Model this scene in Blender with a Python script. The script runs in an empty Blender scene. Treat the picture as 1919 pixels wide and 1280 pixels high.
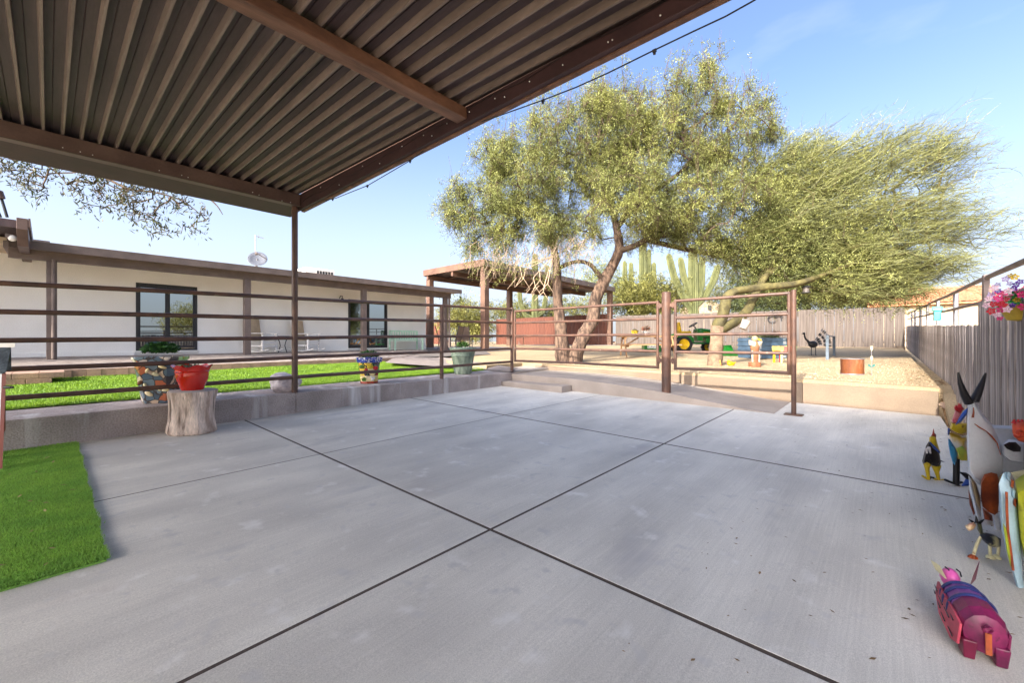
import bpy, bmesh, math, random
import numpy as np
from mathutils import Vector, Matrix, Euler
R = math.radians
random.seed(7)
sc = bpy.context.scene
C = sc.collection

# ------------------------------------------------------------------ camera
FOC, TH, CH = 780.0, R(41.89), 1.3            # focal length in photo pixels, heading, eye height
cam_d = bpy.data.cameras.new('camera'); cam = bpy.data.objects.new('camera', cam_d); C.objects.link(cam)
cam.location = (0, 0, CH); cam.rotation_euler = (R(90), 0, TH)
cam_d.sensor_width = 36; cam_d.lens = FOC / 1919 * 36; cam_d.clip_start = .05; cam_d.clip_end = 1500
sc.camera = cam

# ------------------------------------------------------------------ sky, sun, exposure
SUN_EL = 27.5
sun_dir = Vector((-.065, 1.0, -math.tan(R(SUN_EL)))).normalized()    # way the light travels
W = bpy.data.worlds.new('World'); sc.world = W; W.use_nodes = True
wn = W.node_tree.nodes; wl = W.node_tree.links
bg = wn['Background']; bg.inputs['Strength'].default_value = .11
sky = wn.new('ShaderNodeTexSky'); sky.sky_type = 'NISHITA'; sky.sun_disc = False
sky.sun_elevation = R(SUN_EL)
sky.sun_rotation = math.atan2(.065, -1.0)     # towards -Y, a touch to +X
sky.air_density = .62; sky.dust_density = 10; sky.ozone_density = 3.4; sky.altitude = 600
# pale haze low in the sky all round, with a few thin wisps of cloud
wt_ = wn.new('ShaderNodeTexCoord'); wsx = wn.new('ShaderNodeSeparateXYZ'); wl.new(wt_.outputs['Generated'], wsx.inputs[0])
wr = wn.new('ShaderNodeMapRange'); wr.interpolation_type = 'SMOOTHSTEP'; wr.inputs[1].default_value = .0; wr.inputs[2].default_value = .52; wr.inputs[3].default_value = .62; wr.inputs[4].default_value = 0
wl.new(wsx.outputs[2], wr.inputs[0])
wm = wn.new('ShaderNodeMapping'); wm.inputs['Scale'].default_value = (2.2, 2.2, 7); wl.new(wt_.outputs['Generated'], wm.inputs[0])
wno = wn.new('ShaderNodeTexNoise'); wno.inputs['Scale'].default_value = 1.6; wno.inputs['Detail'].default_value = 6; wl.new(wm.outputs[0], wno.inputs[0])
wc = wn.new('ShaderNodeMapRange'); wc.inputs[1].default_value = .56; wc.inputs[2].default_value = .78; wc.inputs[3].default_value = 0; wc.inputs[4].default_value = .22; wl.new(wno.outputs[0], wc.inputs[0])
wa = wn.new('ShaderNodeMath'); wa.operation = 'MAXIMUM'; wl.new(wr.outputs[0], wa.inputs[0]); wl.new(wc.outputs[0], wa.inputs[1])
wx = wn.new('ShaderNodeMix'); wx.data_type = 'RGBA'; wl.new(wa.outputs[0], wx.inputs[0]); wl.new(sky.outputs[0], wx.inputs[6]); wx.inputs[7].default_value = (1.95, 2.08, 2.2, 1)
wl.new(wx.outputs[2], bg.inputs['Color'])
sun_d = bpy.data.lights.new('sun', 'SUN'); sun_d.energy = 2.0; sun_d.angle = R(.6); sun_d.color = (1, .93, .81)
sun = bpy.data.objects.new('sun', sun_d); C.objects.link(sun); sun.location = (0, -20, 30)
sun.rotation_euler = sun_dir.to_track_quat('-Z', 'Y').to_euler()
vs = sc.view_settings
vs.view_transform = 'Standard'; vs.look = 'None'; vs.exposure = 2.46; vs.gamma = 1; vs.use_curve_mapping = False
sc.cycles.max_bounces = 8; sc.cycles.diffuse_bounces = 5; sc.cycles.transparent_max_bounces = 8
sc.cycles.use_denoising = True

# ------------------------------------------------------------------ geometry helpers
CT, ST = math.cos(TH), math.sin(TH)
def at(px, py, X=None, Y=None, z=None, t=None):
    """surveyed point of the place: sight line through a photo pixel, cut at a known X, Y, height or distance"""
    u, v = (px - 960) / FOC, (640 - py) / FOC
    d = Vector((-ST + CT * u, CT + ST * u, v))
    if X is not None: t = X / d.x
    elif Y is not None: t = Y / d.y
    elif z is not None: t = (z - CH) / d.z
    return Vector((0, 0, CH)) + d * t
def zp(x, y): return .0125 * y - .0145 * x           # patio slope
def zg(x, y):                                         # yard slope
    return min(.56 + .02 * (y - 9.25) + .012 * (-x), 1.02)
def zcurb(y): return .444 + .0082 * y

OFF = {}
def off(o): return OFF.get(o.name, Vector((0, 0, 0)))
class MB:
    def __init__(s): s.v = []; s.f = []; s.m = []; s.k = 0
    def mat(s, k): s.k = k; return s
    def add(s, vs_, fs):
        n = len(s.v); s.v += [tuple(p) for p in vs_]
        for f in fs: s.f.append(tuple(i + n for i in f)); s.m.append(s.k)
        return s
    def box(s, x0, x1, y0, y1, z0, z1, M=None):
        p = [Vector((x, y, z)) for z in (z0, z1) for y in (y0, y1) for x in (x0, x1)]
        if M: p = [M @ q for q in p]
        return s.add(p, [(0, 2, 3, 1), (4, 5, 7, 6), (0, 1, 5, 4), (2, 6, 7, 3), (0, 4, 6, 2), (1, 3, 7, 5)])
    def hexa(s, b, t):      # bottom 4 points (ccw from above), top 4 points
        return s.add(list(b) + list(t), [(3, 2, 1, 0), (4, 5, 6, 7), (0, 1, 5, 4), (1, 2, 6, 5), (2, 3, 7, 6), (3, 0, 4, 7)])
    def prism(s, poly, d):  # planar polygon swept along vector d
        n = len(poly); d = Vector(d); a = [Vector(p) for p in poly]; b = [p + d for p in a]
        return s.add(a + b, [tuple(range(n))[::-1], tuple(range(n, 2 * n))] + [(i, (i + 1) % n, n + (i + 1) % n, n + i) for i in range(n)])
    def tube(s, pts, r, n=8, cap=True):
        pts = [Vector(p) for p in pts]
        if not hasattr(r, '__len__'): r = [r] * len(pts)
        vs_, fs = [], []; up = None
        for i, p in enumerate(pts):
            d = (pts[min(i + 1, len(pts) - 1)] - pts[max(i - 1, 0)])
            d = d.normalized() if d.length > 1e-9 else Vector((0, 0, 1))
            if up is None: up = d.orthogonal().normalized()
            up = (up - d * up.dot(d)); up = up.normalized() if up.length > 1e-6 else d.orthogonal().normalized()
            w = d.cross(up)
            for k in range(n):
                a = 2 * math.pi * k / n
                vs_.append(p + (up * math.cos(a) + w * math.sin(a)) * r[i])
        for i in range(len(pts) - 1):
            for k in range(n):
                fs.append((i * n + k, i * n + (k + 1) % n, (i + 1) * n + (k + 1) % n, (i + 1) * n + k))
        if cap:
            fs.append(tuple(range(n))[::-1]); fs.append(tuple((len(pts) - 1) * n + k for k in range(n)))
        return s.add(vs_, fs)
    def lathe(s, prof, n=24, c=(0, 0, 0), M=None, wob=None, cap=True):   # profile of (radius, z)
        vs_, fs = [], []; c = Vector(c)
        for j, (r, z) in enumerate(prof):
            for k in range(n):
                a = 2 * math.pi * k / n; q = wob(a, z) if wob else 1
                p = Vector((r * q * math.cos(a), r * q * math.sin(a), z)); vs_.append(c + (M @ p if M else p))
        m = len(prof)
        for j in range(m - 1):
            for k in range(n):
                fs.append((j * n + k, j * n + (k + 1) % n, (j + 1) * n + (k + 1) % n, (j + 1) * n + k))
        if cap and prof[0][0] > 1e-6: fs.append(tuple(range(n))[::-1])
        if cap and prof[-1][0] > 1e-6: fs.append(tuple((m - 1) * n + k for k in range(n)))
        return s.add(vs_, fs)
    def ball(s, c, r, n=10, M=None):
        if not hasattr(r, '__len__'): r = (r, r, r)
        vs_, fs = [], []; c = Vector(c); h = n // 2 + 1
        for j in range(h + 1):
            for k in range(n):
                a = 2 * math.pi * k / n; b = math.pi * (j / h - .5)
                p = Vector((r[0] * math.cos(b) * math.cos(a), r[1] * math.cos(b) * math.sin(a), r[2] * math.sin(b)))
                vs_.append(c + (M @ p if M else p))
        for j in range(h):
            for k in range(n): fs.append((j * n + k, j * n + (k + 1) % n, (j + 1) * n + (k + 1) % n, (j + 1) * n + k))
        return s.add(vs_, fs)
    def plate(s, pts, t, th=.03, bulge=.6, inset=.6):
        """sheet-metal body: its outline stands at distance t, hammered out to both sides"""
        o = [at(x, y, t=t) for x, y in pts]; n = len(o); c = sum(o, Vector()) / n
        d = Vector((c.x, c.y, 0)).normalized() * (th / 2)
        vs_ = o + [c + (p - c) * inset - d for p in o] + [c + (p - c) * inset + d for p in o] + [c - d * (1 + bulge), c + d * (1 + bulge)]
        fs = []
        for i in range(n):
            j = (i + 1) % n
            fs += [(i, j, n + j, n + i), (n + i, n + j, 3 * n), (j, i, 2 * n + i, 2 * n + j), (2 * n + j, 2 * n + i, 3 * n + 1)]
        return s.add(vs_, fs)
    def build(s, name, mats, parent=None, smooth=None, bevel=None, local=False, kind=None):
        me = bpy.data.meshes.new(name)
        o = off(parent) if (parent and not local) else Vector((0, 0, 0))
        a = np.array(s.v, dtype=np.float64).reshape(-1, 3) - np.array(o)
        me.from_pydata(a.tolist(), [], s.f)
        if not isinstance(mats, (list, tuple)): mats = [mats]
        for m in mats: me.materials.append(m)
        if len(mats) > 1: me.polygons.foreach_set('material_index', s.m)
        if smooth:
            me.polygons.foreach_set('use_smooth', [True] * len(me.polygons)); me.set_sharp_from_angle(angle=R(smooth))
        me.update()
        ob = bpy.data.objects.new(name, me); C.objects.link(ob)
        if parent: ob.parent = parent; OFF[ob.name] = Vector(o)
        if bevel:
            b = ob.modifiers.new('edge', 'BEVEL'); b.width = bevel; b.segments = 2; b.limit_method = 'ANGLE'; b.angle_limit = R(35)
        if kind: ob['kind'] = kind
        return ob
def tag(o, label, cat, group=None, kind=None):
    o['label'] = label; o['category'] = cat
    if group: o['group'] = group
    if kind: o['kind'] = kind
    return o
def thing(name, label, cat, loc=(0, 0, 0), rz=0, group=None):
    o = bpy.data.objects.new(name, None); C.objects.link(o); o.location = loc; o.rotation_euler = (0, 0, rz)
    o.empty_display_size = .1; OFF[o.name] = Vector(loc)
    return tag(o, label, cat, group)
def struct(o): o['kind'] = 'structure'; return o
def sempty(name, loc=(0, 0, 0)):
    o = bpy.data.objects.new(name, None); C.objects.link(o); o.location = loc; o['kind'] = 'structure'; OFF[o.name] = Vector(loc); return o
def dup(o, parent=None):
    c = o.copy(); C.objects.link(c)
    if parent: c.parent = parent
    for ch in [x for x in C.objects if x.parent == o]: dup(ch, c)
    return c
def piece(me_obj, parent, loc=None):      # another object sharing the mesh
    c = me_obj.copy(); C.objects.link(c); c.parent = parent
    if loc is not None: c.location = loc
    return c

# ------------------------------------------------------------------ materials
def srgb(r, g, b):
    return tuple(((c / 255 + .055) / 1.055) ** 2.4 if c > 10 else c / 255 / 12.92 for c in (r, g, b)) + (1,)
def M(name, col, rough=.7, metal=0, col2=None, scale=4, stretch=(1, 1, 1), lo=.35, hi=.65, fine=0, fscale=60, bump=0, bscale=40, spec=.4, coat=0, isl=0, trans=0, tile=None):
    m = bpy.data.materials.new(name); m.use_nodes = True; n = m.node_tree.nodes; l = m.node_tree.links
    b = n['Principled BSDF']; out = n['Material Output']
    b.inputs['Roughness'].default_value = rough; b.inputs['Metallic'].default_value = metal
    b.inputs['Specular IOR Level'].default_value = spec
    if coat: b.inputs['Coat Weight'].default_value = coat; b.inputs['Coat Roughness'].default_value = .1
    col = tuple(col[:3]) + (1,); col2 = tuple(col2[:3]) + (1,) if col2 else tuple(c * .78 for c in col[:3]) + (1,)
    tc = n.new('ShaderNodeTexCoord'); mp = n.new('ShaderNodeMapping'); l.new(tc.outputs['Object'], mp.inputs[0]); mp.inputs['Scale'].default_value = stretch
    no = n.new('ShaderNodeTexNoise'); no.inputs['Scale'].default_value = scale; no.inputs['Detail'].default_value = 5; l.new(mp.outputs[0], no.inputs[0])
    cr = n.new('ShaderNodeValToRGB'); cr.color_ramp.elements[0].position = lo; cr.color_ramp.elements[1].position = hi
    cr.color_ramp.elements[0].color = col2; cr.color_ramp.elements[1].color = col; l.new(no.outputs[0], cr.inputs[0])
    c = cr.outputs[0]
    if fine:
        f = n.new('ShaderNodeTexNoise'); f.inputs['Scale'].default_value = fscale; f.inputs['Detail'].default_value = 3; l.new(mp.outputs[0] if stretch != (1, 1, 1) else tc.outputs['Object'], f.inputs[0])
        mr = n.new('ShaderNodeMapRange'); mr.inputs[1].default_value = .25; mr.inputs[2].default_value = .75; mr.inputs[3].default_value = 1 - fine; mr.inputs[4].default_value = 1 + fine
        l.new(f.outputs[0], mr.inputs[0]); mx = n.new('ShaderNodeVectorMath'); mx.operation = 'SCALE'; l.new(c, mx.inputs[0]); l.new(mr.outputs[0], mx.inputs['Scale']); c = mx.outputs[0]
    if isl:
        g = n.new('ShaderNodeNewGeometry'); mr = n.new('ShaderNodeMapRange'); mr.inputs[3].default_value = 1 - isl; mr.inputs[4].default_value = 1 + isl
        l.new(g.outputs['Random Per Island'], mr.inputs[0]); mx = n.new('ShaderNodeVectorMath'); mx.operation = 'SCALE'; l.new(c, mx.inputs[0]); l.new(mr.outputs[0], mx.inputs['Scale']); c = mx.outputs[0]
    l.new(c, b.inputs['Base Color'])
    if bump:
        f = n.new('ShaderNodeTexNoise'); f.inputs['Scale'].default_value = bscale; f.inputs['Detail'].default_value = 4; l.new(mp.outputs[0], f.inputs[0])
        bp = n.new('ShaderNodeBump'); bp.inputs['Strength'].default_value = bump; bp.inputs['Distance'].default_value = .02; l.new(f.outputs[0], bp.inputs['Height']); l.new(bp.outputs[0], b.inputs['Normal'])
    if trans:
        tr = n.new('ShaderNodeBsdfTranslucent'); l.new(c, tr.inputs[0]); ms = n.new('ShaderNodeMixShader'); ms.inputs[0].default_value = trans
        l.new(b.outputs[0], ms.inputs[1]); l.new(tr.outputs[0], ms.inputs[2]); l.new(ms.outputs[0], out.inputs[0])
    return m
def per_object(m, amt):      # small tone differences between boards, bricks, panels
    n = m.node_tree.nodes; l = m.node_tree.links; b = n['Principled BSDF']
    src = b.inputs['Base Color'].links[0].from_socket
    oi = n.new('ShaderNodeObjectInfo'); mr = n.new('ShaderNodeMapRange'); mr.inputs[3].default_value = 1 - amt; mr.inputs[4].default_value = 1 + amt
    l.new(oi.outputs['Random'], mr.inputs[0]); mx = n.new('ShaderNodeVectorMath'); mx.operation = 'SCALE'; l.new(src, mx.inputs[0]); l.new(mr.outputs[0], mx.inputs['Scale']); l.new(mx.outputs[0], b.inputs['Base Color'])
    return m
def spots(m, dark, scale, thr, stretch=(1, 1, 1)):   # stains and knots
    n = m.node_tree.nodes; l = m.node_tree.links; b = n['Principled BSDF']; src = b.inputs['Base Color'].links[0].from_socket
    tc = n.new('ShaderNodeTexCoord'); mp = n.new('ShaderNodeMapping'); l.new(tc.outputs['Object'], mp.inputs[0]); mp.inputs['Scale'].default_value = stretch
    no = n.new('ShaderNodeTexNoise'); no.inputs['Scale'].default_value = scale; no.inputs['Detail'].default_value = 6; l.new(mp.outputs[0], no.inputs[0])
    mr = n.new('ShaderNodeMapRange'); mr.inputs[1].default_value = thr; mr.inputs[2].default_value = thr + .12; l.new(no.outputs[0], mr.inputs[0])
    mx = n.new('ShaderNodeMix'); mx.data_type = 'RGBA'; l.new(mr.outputs[0], mx.inputs[0]); l.new(src, mx.inputs[6]); mx.inputs[7].default_value = tuple(dark[:3]) + (1,)
    l.new(mx.outputs[2], b.inputs['Base Color']); return m
def cells(name, cols, scale, rough=.25, coat=.4, edge=None):   # glazed patchwork
    m = bpy.data.materials.new(name); m.use_nodes = True; n = m.node_tree.nodes; l = m.node_tree.links; b = n['Principled BSDF']
    tc = n.new('ShaderNodeTexCoord'); ns = n.new('ShaderNodeTexNoise'); ns.inputs['Scale'].default_value = scale * .7; l.new(tc.outputs['Object'], ns.inputs[0])
    ad = n.new('ShaderNodeVectorMath'); ad.operation = 'MULTIPLY_ADD'; ad.inputs[1].default_value = (.12,) * 3; l.new(ns.outputs['Color'], ad.inputs[0]); l.new(tc.outputs['Object'], ad.inputs[2])
    vo = n.new('ShaderNodeTexVoronoi'); vo.inputs['Scale'].default_value = scale; l.new(ad.outputs[0], vo.inputs[0])
    sp = n.new('ShaderNodeSeparateColor'); l.new(vo.outputs['Color'], sp.inputs[0])
    cr = n.new('ShaderNodeValToRGB'); cr.color_ramp.interpolation = 'CONSTANT'; e = cr.color_ramp.elements
    for i, c in enumerate(cols):
        el = e[i] if i < 2 else e.new(i / len(cols)); el.position = i / len(cols); el.color = tuple(c[:3]) + (1,)
    l.new(sp.outputs[0], cr.inputs[0]); c = cr.outputs[0]
    if edge:
        v2 = n.new('ShaderNodeTexVoronoi'); v2.feature = 'DISTANCE_TO_EDGE'; v2.inputs['Scale'].default_value = scale; l.new(ad.outputs[0], v2.inputs[0])
        lt = n.new('ShaderNodeMath'); lt.operation = 'LESS_THAN'; lt.inputs[1].default_value = .05; l.new(v2.outputs[0], lt.inputs[0])
        mx = n.new('ShaderNodeMix'); mx.data_type = 'RGBA'; l.new(lt.outputs[0], mx.inputs[0]); l.new(c, mx.inputs[6]); mx.inputs[7].default_value = tuple(edge[:3]) + (1,); c = mx.outputs[2]
    l.new(c, b.inputs['Base Color']); b.inputs['Roughness'].default_value = rough; b.inputs['Coat Weight'].default_value = coat
    return m

conc = spots(M('concrete', (.72, .68, .595), .82, col2=(.55, .52, .46), scale=1.7, stretch=(1, .6, 1), lo=.3, hi=.7, fine=.2, fscale=260, bump=.10, bscale=200), (.46, .44, .415), 2.1, .62, (1, .35, 1))
conc = spots(conc, (.50, .44, .385), .8, .66)
conc = spots(spots(conc, (.76, .73, .67), 5, .62), (.57, .545, .50), 9, .6)
conc = per_object(spots(conc, (.30, .285, .27), 34, .735), .06)
def broom(m):   # broom-drawn lines along Y
    n = m.node_tree.nodes; l = m.node_tree.links; b = n['Principled BSDF']; src = b.inputs['Base Color'].links[0].from_socket
    tc = n.new('ShaderNodeTexCoord'); mp = n.new('ShaderNodeMapping'); l.new(tc.outputs['Object'], mp.inputs[0]); mp.inputs['Scale'].default_value = (95, 1.6, 1)
    no = n.new('ShaderNodeTexNoise'); no.inputs['Scale'].default_value = 1; no.inputs['Detail'].default_value = 4; no.inputs['Distortion'].default_value = .4; l.new(mp.outputs[0], no.inputs[0])
    mp2 = n.new('ShaderNodeMapping'); l.new(tc.outputs['Object'], mp2.inputs[0]); mp2.inputs['Scale'].default_value = (3.2, .55, 1)
    n2 = n.new('ShaderNodeTexNoise'); n2.inputs['Scale'].default_value = 1; n2.inputs['Detail'].default_value = 3; l.new(mp2.outputs[0], n2.inputs[0])
    mr = n.new('ShaderNodeMapRange'); mr.inputs[1].default_value = .3; mr.inputs[2].default_value = .7; mr.inputs[3].default_value = .94; mr.inputs[4].default_value = 1.05; l.new(no.outputs[0], mr.inputs[0])
    m2 = n.new('ShaderNodeMapRange'); m2.inputs[1].default_value = .3; m2.inputs[2].default_value = .7; m2.inputs[3].default_value = .9; m2.inputs[4].default_value = 1.06; l.new(n2.outputs[0], m2.inputs[0])
    mu = n.new('ShaderNodeMath'); mu.operation = 'MULTIPLY'; l.new(mr.outputs[0], mu.inputs[0]); l.new(m2.outputs[0], mu.inputs[1])
    mx = n.new('ShaderNodeVectorMath'); mx.operation = 'SCALE'; l.new(src, mx.inputs[0]); l.new(mu.outputs[0], mx.inputs['Scale']); l.new(mx.outputs[0], b.inputs['Base Color'])
broom(conc)
conc_dark = M('joint_filler', (.085, .062, .048), .9, fine=.3, fscale=80)
conc_gray = M('joint_shadow', (.14, .13, .125), .9, fine=.2)
curbm = spots(M('curb_concrete', (.43, .36, .325), .85, col2=(.28, .235, .21), scale=2.2, fine=.3, fscale=60, bump=.5, bscale=60), (.62, .59, .56), 1.5, .57, (1, 2.5, .22))
wallm = M('plastered_concrete', (.215, .16, .112), .85, col2=(.175, .13, .092), scale=2, fine=.12, fscale=80, bump=.3, bscale=60)
rampm = M('ramp_concrete', (.40, .335, .28), .85, col2=(.32, .27, .225), scale=2, fine=.14, fscale=90, bump=.2, bscale=80)
gravel = M('granite_gravel', (.40, .30, .175), .9, col2=(.32, .235, .135), scale=.9, fine=.3, fscale=55, bump=.8, bscale=70)
soil = M('desert_soil', (.36, .27, .17), .95, col2=(.26, .2, .12), scale=.4, fine=.25, fscale=20)
steel = M('brown_painted_steel', srgb(104, 74, 58), .42, col2=srgb(76, 56, 48), scale=5, fine=.1, fscale=50, bump=.06, bscale=60, spec=.5)
steel = spots(steel, srgb(150, 128, 112), 9, .68)
canm = M('bronze_painted_deck', srgb(86, 72, 72), .55, col2=srgb(68, 57, 58), scale=2, stretch=(.3, 3, 1), fine=.12, fscale=30, spec=.25)
ribm = M("lit_tan_deck_rib", srgb(130, 114, 104), .5, col2=srgb(106, 92, 84), scale=3, stretch=(.4, 3, 1), fine=.12, fscale=30, spec=.3)  # light caught by rib bottoms and rear slopes, put into the colour
beamm = M('brown_beam_paint', srgb(126, 92, 74), .55, col2=srgb(92, 66, 54), scale=4, stretch=(3, .4, 1), fine=.15, fscale=40, bump=.15, bscale=30)
edgem = M('dark_edge_paint', srgb(66, 44, 44), .6, col2=srgb(54, 36, 37), scale=3, fine=.1, fscale=40)
soffit = M('tan_soffit', srgb(206, 186, 160), .9, fine=.05)
eavem = M('bronze_beam_paint', srgb(100, 80, 72), .5, col2=srgb(84, 66, 60), scale=3, fine=.1, fscale=40)
trimm = M('porch_brown_paint', srgb(110, 96, 90), .55, col2=srgb(94, 82, 76), scale=3, fine=.07, fscale=40)
stucco = M('cream_stucco', (.86, .845, .79), .9, col2=(.80, .78, .72), scale=1, fine=.05, fscale=50, bump=.45, bscale=45)
frame_blk = M('black_frame', (.025, .025, .028), .4)
glass = M('reflective_window_glass', (.34, .37, .38), .015, metal=1, col2=(.33, .36, .37), scale=.5)
brickm = per_object(M('tumbled_brick', srgb(160, 128, 108), .9, col2=srgb(132, 108, 96), scale=6, fine=.2, fscale=60, bump=.4), .16)
paverm = per_object(M('paver_stone', srgb(166, 154, 144), .9, col2=srgb(142, 130, 122), scale=5, fine=.15, fscale=60, bump=.2), .1)
woodgrey = per_object(spots(M('weathered_board', srgb(188, 176, 166), .9, col2=srgb(90, 80, 78), scale=3, stretch=(9, 9, .6), lo=.33, hi=.67, fine=.45, fscale=14, bump=.6, bscale=10), srgb(52, 45, 52), 3, .57, (8, 8, .8)), .28)
woodpale = per_object(M('pale_board', srgb(108, 98, 90), .9, col2=srgb(80, 71, 66), scale=3, stretch=(5, 5, .6), fine=.2, fscale=9, bump=.3, bscale=10), .06)
woodred = per_object(M('red_stained_board', srgb(102, 58, 42), .7, col2=srgb(78, 43, 31), scale=3, stretch=(5, 5, .6), fine=.12, fscale=10), .1)
railgrey = M('weathered_pipe', srgb(128, 112, 104), .6, col2=srgb(96, 82, 78), scale=6, fine=.15)
galv = M('dull_galvanised_pipe', srgb(150, 148, 150), .5, metal=.4, col2=srgb(120, 118, 120), scale=8)
turfm = M('turf_blades', (.33, .54, .09), .6, col2=(.23, .43, .075), scale=5, isl=.3, trans=.5)
turfbase = M('turf_backing', (.22, .42, .07), .95, fine=.3, fscale=200)
lawnm = M('lawn_blades', (.215, .34, .022), .6, col2=(.14, .25, .018), scale=1.6, isl=.3, trans=.35)
lawnbase = M('lawn_base', (.12, .22, .03), .95, fine=.3, fscale=120)
barkm = M('mesquite_bark', srgb(116, 94, 78), .95, col2=srgb(54, 42, 36), scale=5, stretch=(3, 3, .8), lo=.35, hi=.62, fine=.3, fscale=16, bump=1.0, bscale=9)
barkdark = M('dark_twig_bark', srgb(92, 76, 62), .95, col2=srgb(60, 48, 40), scale=3, fine=.2)
barkpale = spots(M('speckled_trunk_bark', srgb(134, 114, 92), .95, col2=srgb(104, 86, 70), scale=9, fine=.2, fscale=30, bump=.6, bscale=14), srgb(92, 76, 64), 7, .62)
barkgreen = M('olive_green_bark', srgb(98, 90, 52), .8, col2=srgb(66, 60, 38), scale=4, fine=.25, fscale=14, bump=.5, bscale=12)
leaf_m = M('mesquite_leaf', (.34, .35, .11), .55, col2=(.19, .21, .07), scale=1.1, lo=.4, hi=.6, isl=.35, trans=.35, spec=.3)
leaf_pv = M('palo_verde_twig', (.205, .205, .07), .6, col2=(.115, .122, .045), scale=1.0, isl=.4, trans=.2)
leaf_dk = M('dark_evergreen_leaf', (.11, .13, .045), .6, col2=(.07, .09, .035), scale=.8, isl=.45, trans=.25)
leaf_yel = M('yellow_green_leaf', (.24, .23, .06), .6, col2=(.16, .16, .045), scale=.7, isl=.4, trans=.3)
leaf_pot = M('pot_plant_leaf', (.05, .14, .03), .4, col2=(.03, .09, .02), scale=9, isl=.4, trans=.2)
leaf_pot2 = M('bright_pot_leaf', (.10, .22, .04), .45, isl=.4, trans=.2)
cactus = M('saguaro_skin', srgb(104, 106, 66), .8, col2=srgb(82, 86, 54), scale=3, stretch=(1, 1, .5), fine=.15, fscale=20)
whitep = M('white_paint', (.78, .76, .72), .5, col2=(.7, .68, .64), scale=6)
tanw = M('tan_woven', srgb(186, 166, 138), .9, fine=.25, fscale=120)
mint = M('mint_paint', srgb(190, 222, 196), .5, col2=srgb(172, 206, 180), scale=5)
blackm = M('black_metal', (.025, .025, .027), .4)
wire_m = M('black_wire', (.02, .02, .02), .5)
bulb_m = M('clear_led', (.85, .83, .78), .1, spec=.8)
redpot = M('red_glaze', srgb(206, 40, 24), .16, col2=srgb(180, 28, 18), scale=5, coat=.6)
stumpm = spots(M('petrified_log', srgb(226, 206, 190), .85, col2=srgb(168, 144, 128), scale=2.5, stretch=(5, 5, .9), fine=.25, fscale=18, bump=.9, bscale=7), srgb(92, 72, 60), 3, .58, (5, 5, .5))
stumptop = M('log_top', srgb(186, 178, 170), .9, fine=.12, fscale=40)
quartz = spots(M('white_quartz', srgb(222, 210, 208), .55, col2=srgb(176, 162, 162), scale=9, fine=.12, fscale=30, bump=.6, bscale=12), srgb(150, 130, 126), 6, .62)
greenpot = M('verdigris_glaze', srgb(158, 172, 150), .55, col2=srgb(96, 112, 98), scale=9, stretch=(1, 1, .35), fine=.12, bump=.2)
mosaic = cells('painted_relief_glaze', [srgb(112, 130, 142), srgb(92, 112, 128), srgb(214, 192, 166), srgb(190, 110, 76), srgb(84, 80, 82), srgb(226, 214, 196), srgb(126, 146, 156), srgb(100, 122, 136)], 9, .3, .4, edge=srgb(74, 68, 66))
tal_body = cells('talavera_body', [srgb(196, 62, 34), srgb(224, 190, 70), srgb(150, 44, 30), srgb(232, 214, 150), srgb(90, 150, 70)], 6, .2, .5, edge=srgb(40, 30, 50))
tal_rim = cells('talavera_rim', [srgb(40, 62, 150), srgb(60, 84, 176), srgb(210, 212, 220), srgb(48, 60, 140)], 34, .2, .5)
tal_low = cells('talavera_lower', [srgb(226, 206, 150), srgb(222, 196, 120), srgb(232, 216, 170)], 7, .2, .5)
def flat(name, r, g, b, rough=.45, **k): return M(name, srgb(r, g, b), rough, **dict(dict(scale=7, fine=.08), **k))
p_red = flat('red_metal_paint', 196, 44, 52); p_yel = flat('yellow_metal_paint', 206, 178, 36); p_blue = flat('blue_metal_paint', 40, 74, 150)
p_blk = flat('black_metal_paint', 26, 24, 28, .35); p_sky = flat('sky_blue_metal_paint', 72, 160, 214); p_white = M('chipped_white_paint', srgb(214, 218, 224), .4, col2=srgb(196, 202, 210), scale=5, fine=.05)
p_white = spots(p_white, srgb(120, 70, 50), 9, .70)
p_pale = spots(flat('pale_blue_metal_paint', 176, 206, 220), srgb(150, 100, 70), 7, .68)
p_rust = M('rust_orange', srgb(176, 84, 34), .6, col2=srgb(120, 50, 26), scale=9, fine=.15)
p_orange = flat('orange_metal_paint', 226, 92, 56); p_olive = spots(flat('olive_metal_paint', 168, 172, 46), srgb(40, 36, 40), 8, .56)
p_mag = M('magenta_metal_paint', srgb(140, 32, 84), .42, col2=srgb(86, 18, 54), scale=8, fine=.15, coat=.1); p_pink = M('pink_metal_paint', srgb(196, 78, 94), .5, col2=srgb(166, 58, 78), scale=9, fine=.1)
p_vio = flat('violet_metal_paint', 150, 84, 160, .32); p_pinkh = flat('orchid_metal_paint', 226, 100, 176, .35); p_dkmag = flat('dark_magenta_paint', 104, 22, 52, .4)
p_cream = flat('cream_metal_paint', 222, 214, 170)
for _m, _d in ((p_mag, (70, 20, 40)), (p_pink, (120, 40, 50)), (p_vio, (80, 40, 90)), (p_yel, (110, 70, 30)), (p_sky, (40, 60, 90)), (p_red, (90, 24, 26)), (p_orange, (130, 50, 30)), (p_cream, (130, 96, 60))):
    spots(_m, srgb(*_d), 26, .62)
jd_green = flat('tractor_green', 30, 108, 38, .3, coat=.4); jd_yel = flat('tractor_yellow', 214, 170, 14, .35); rubber = flat('tyre_rubber', 34, 33, 34, .85)
bedm = M('blue_grey_corrugated', srgb(84, 106, 126), .5, metal=.3, col2=srgb(66, 86, 106), scale=4)
picnic_w = M('picnic_wood', srgb(170, 132, 92), .8, col2=srgb(134, 100, 70), scale=4, stretch=(2, 2, 2), fine=.2)
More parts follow.
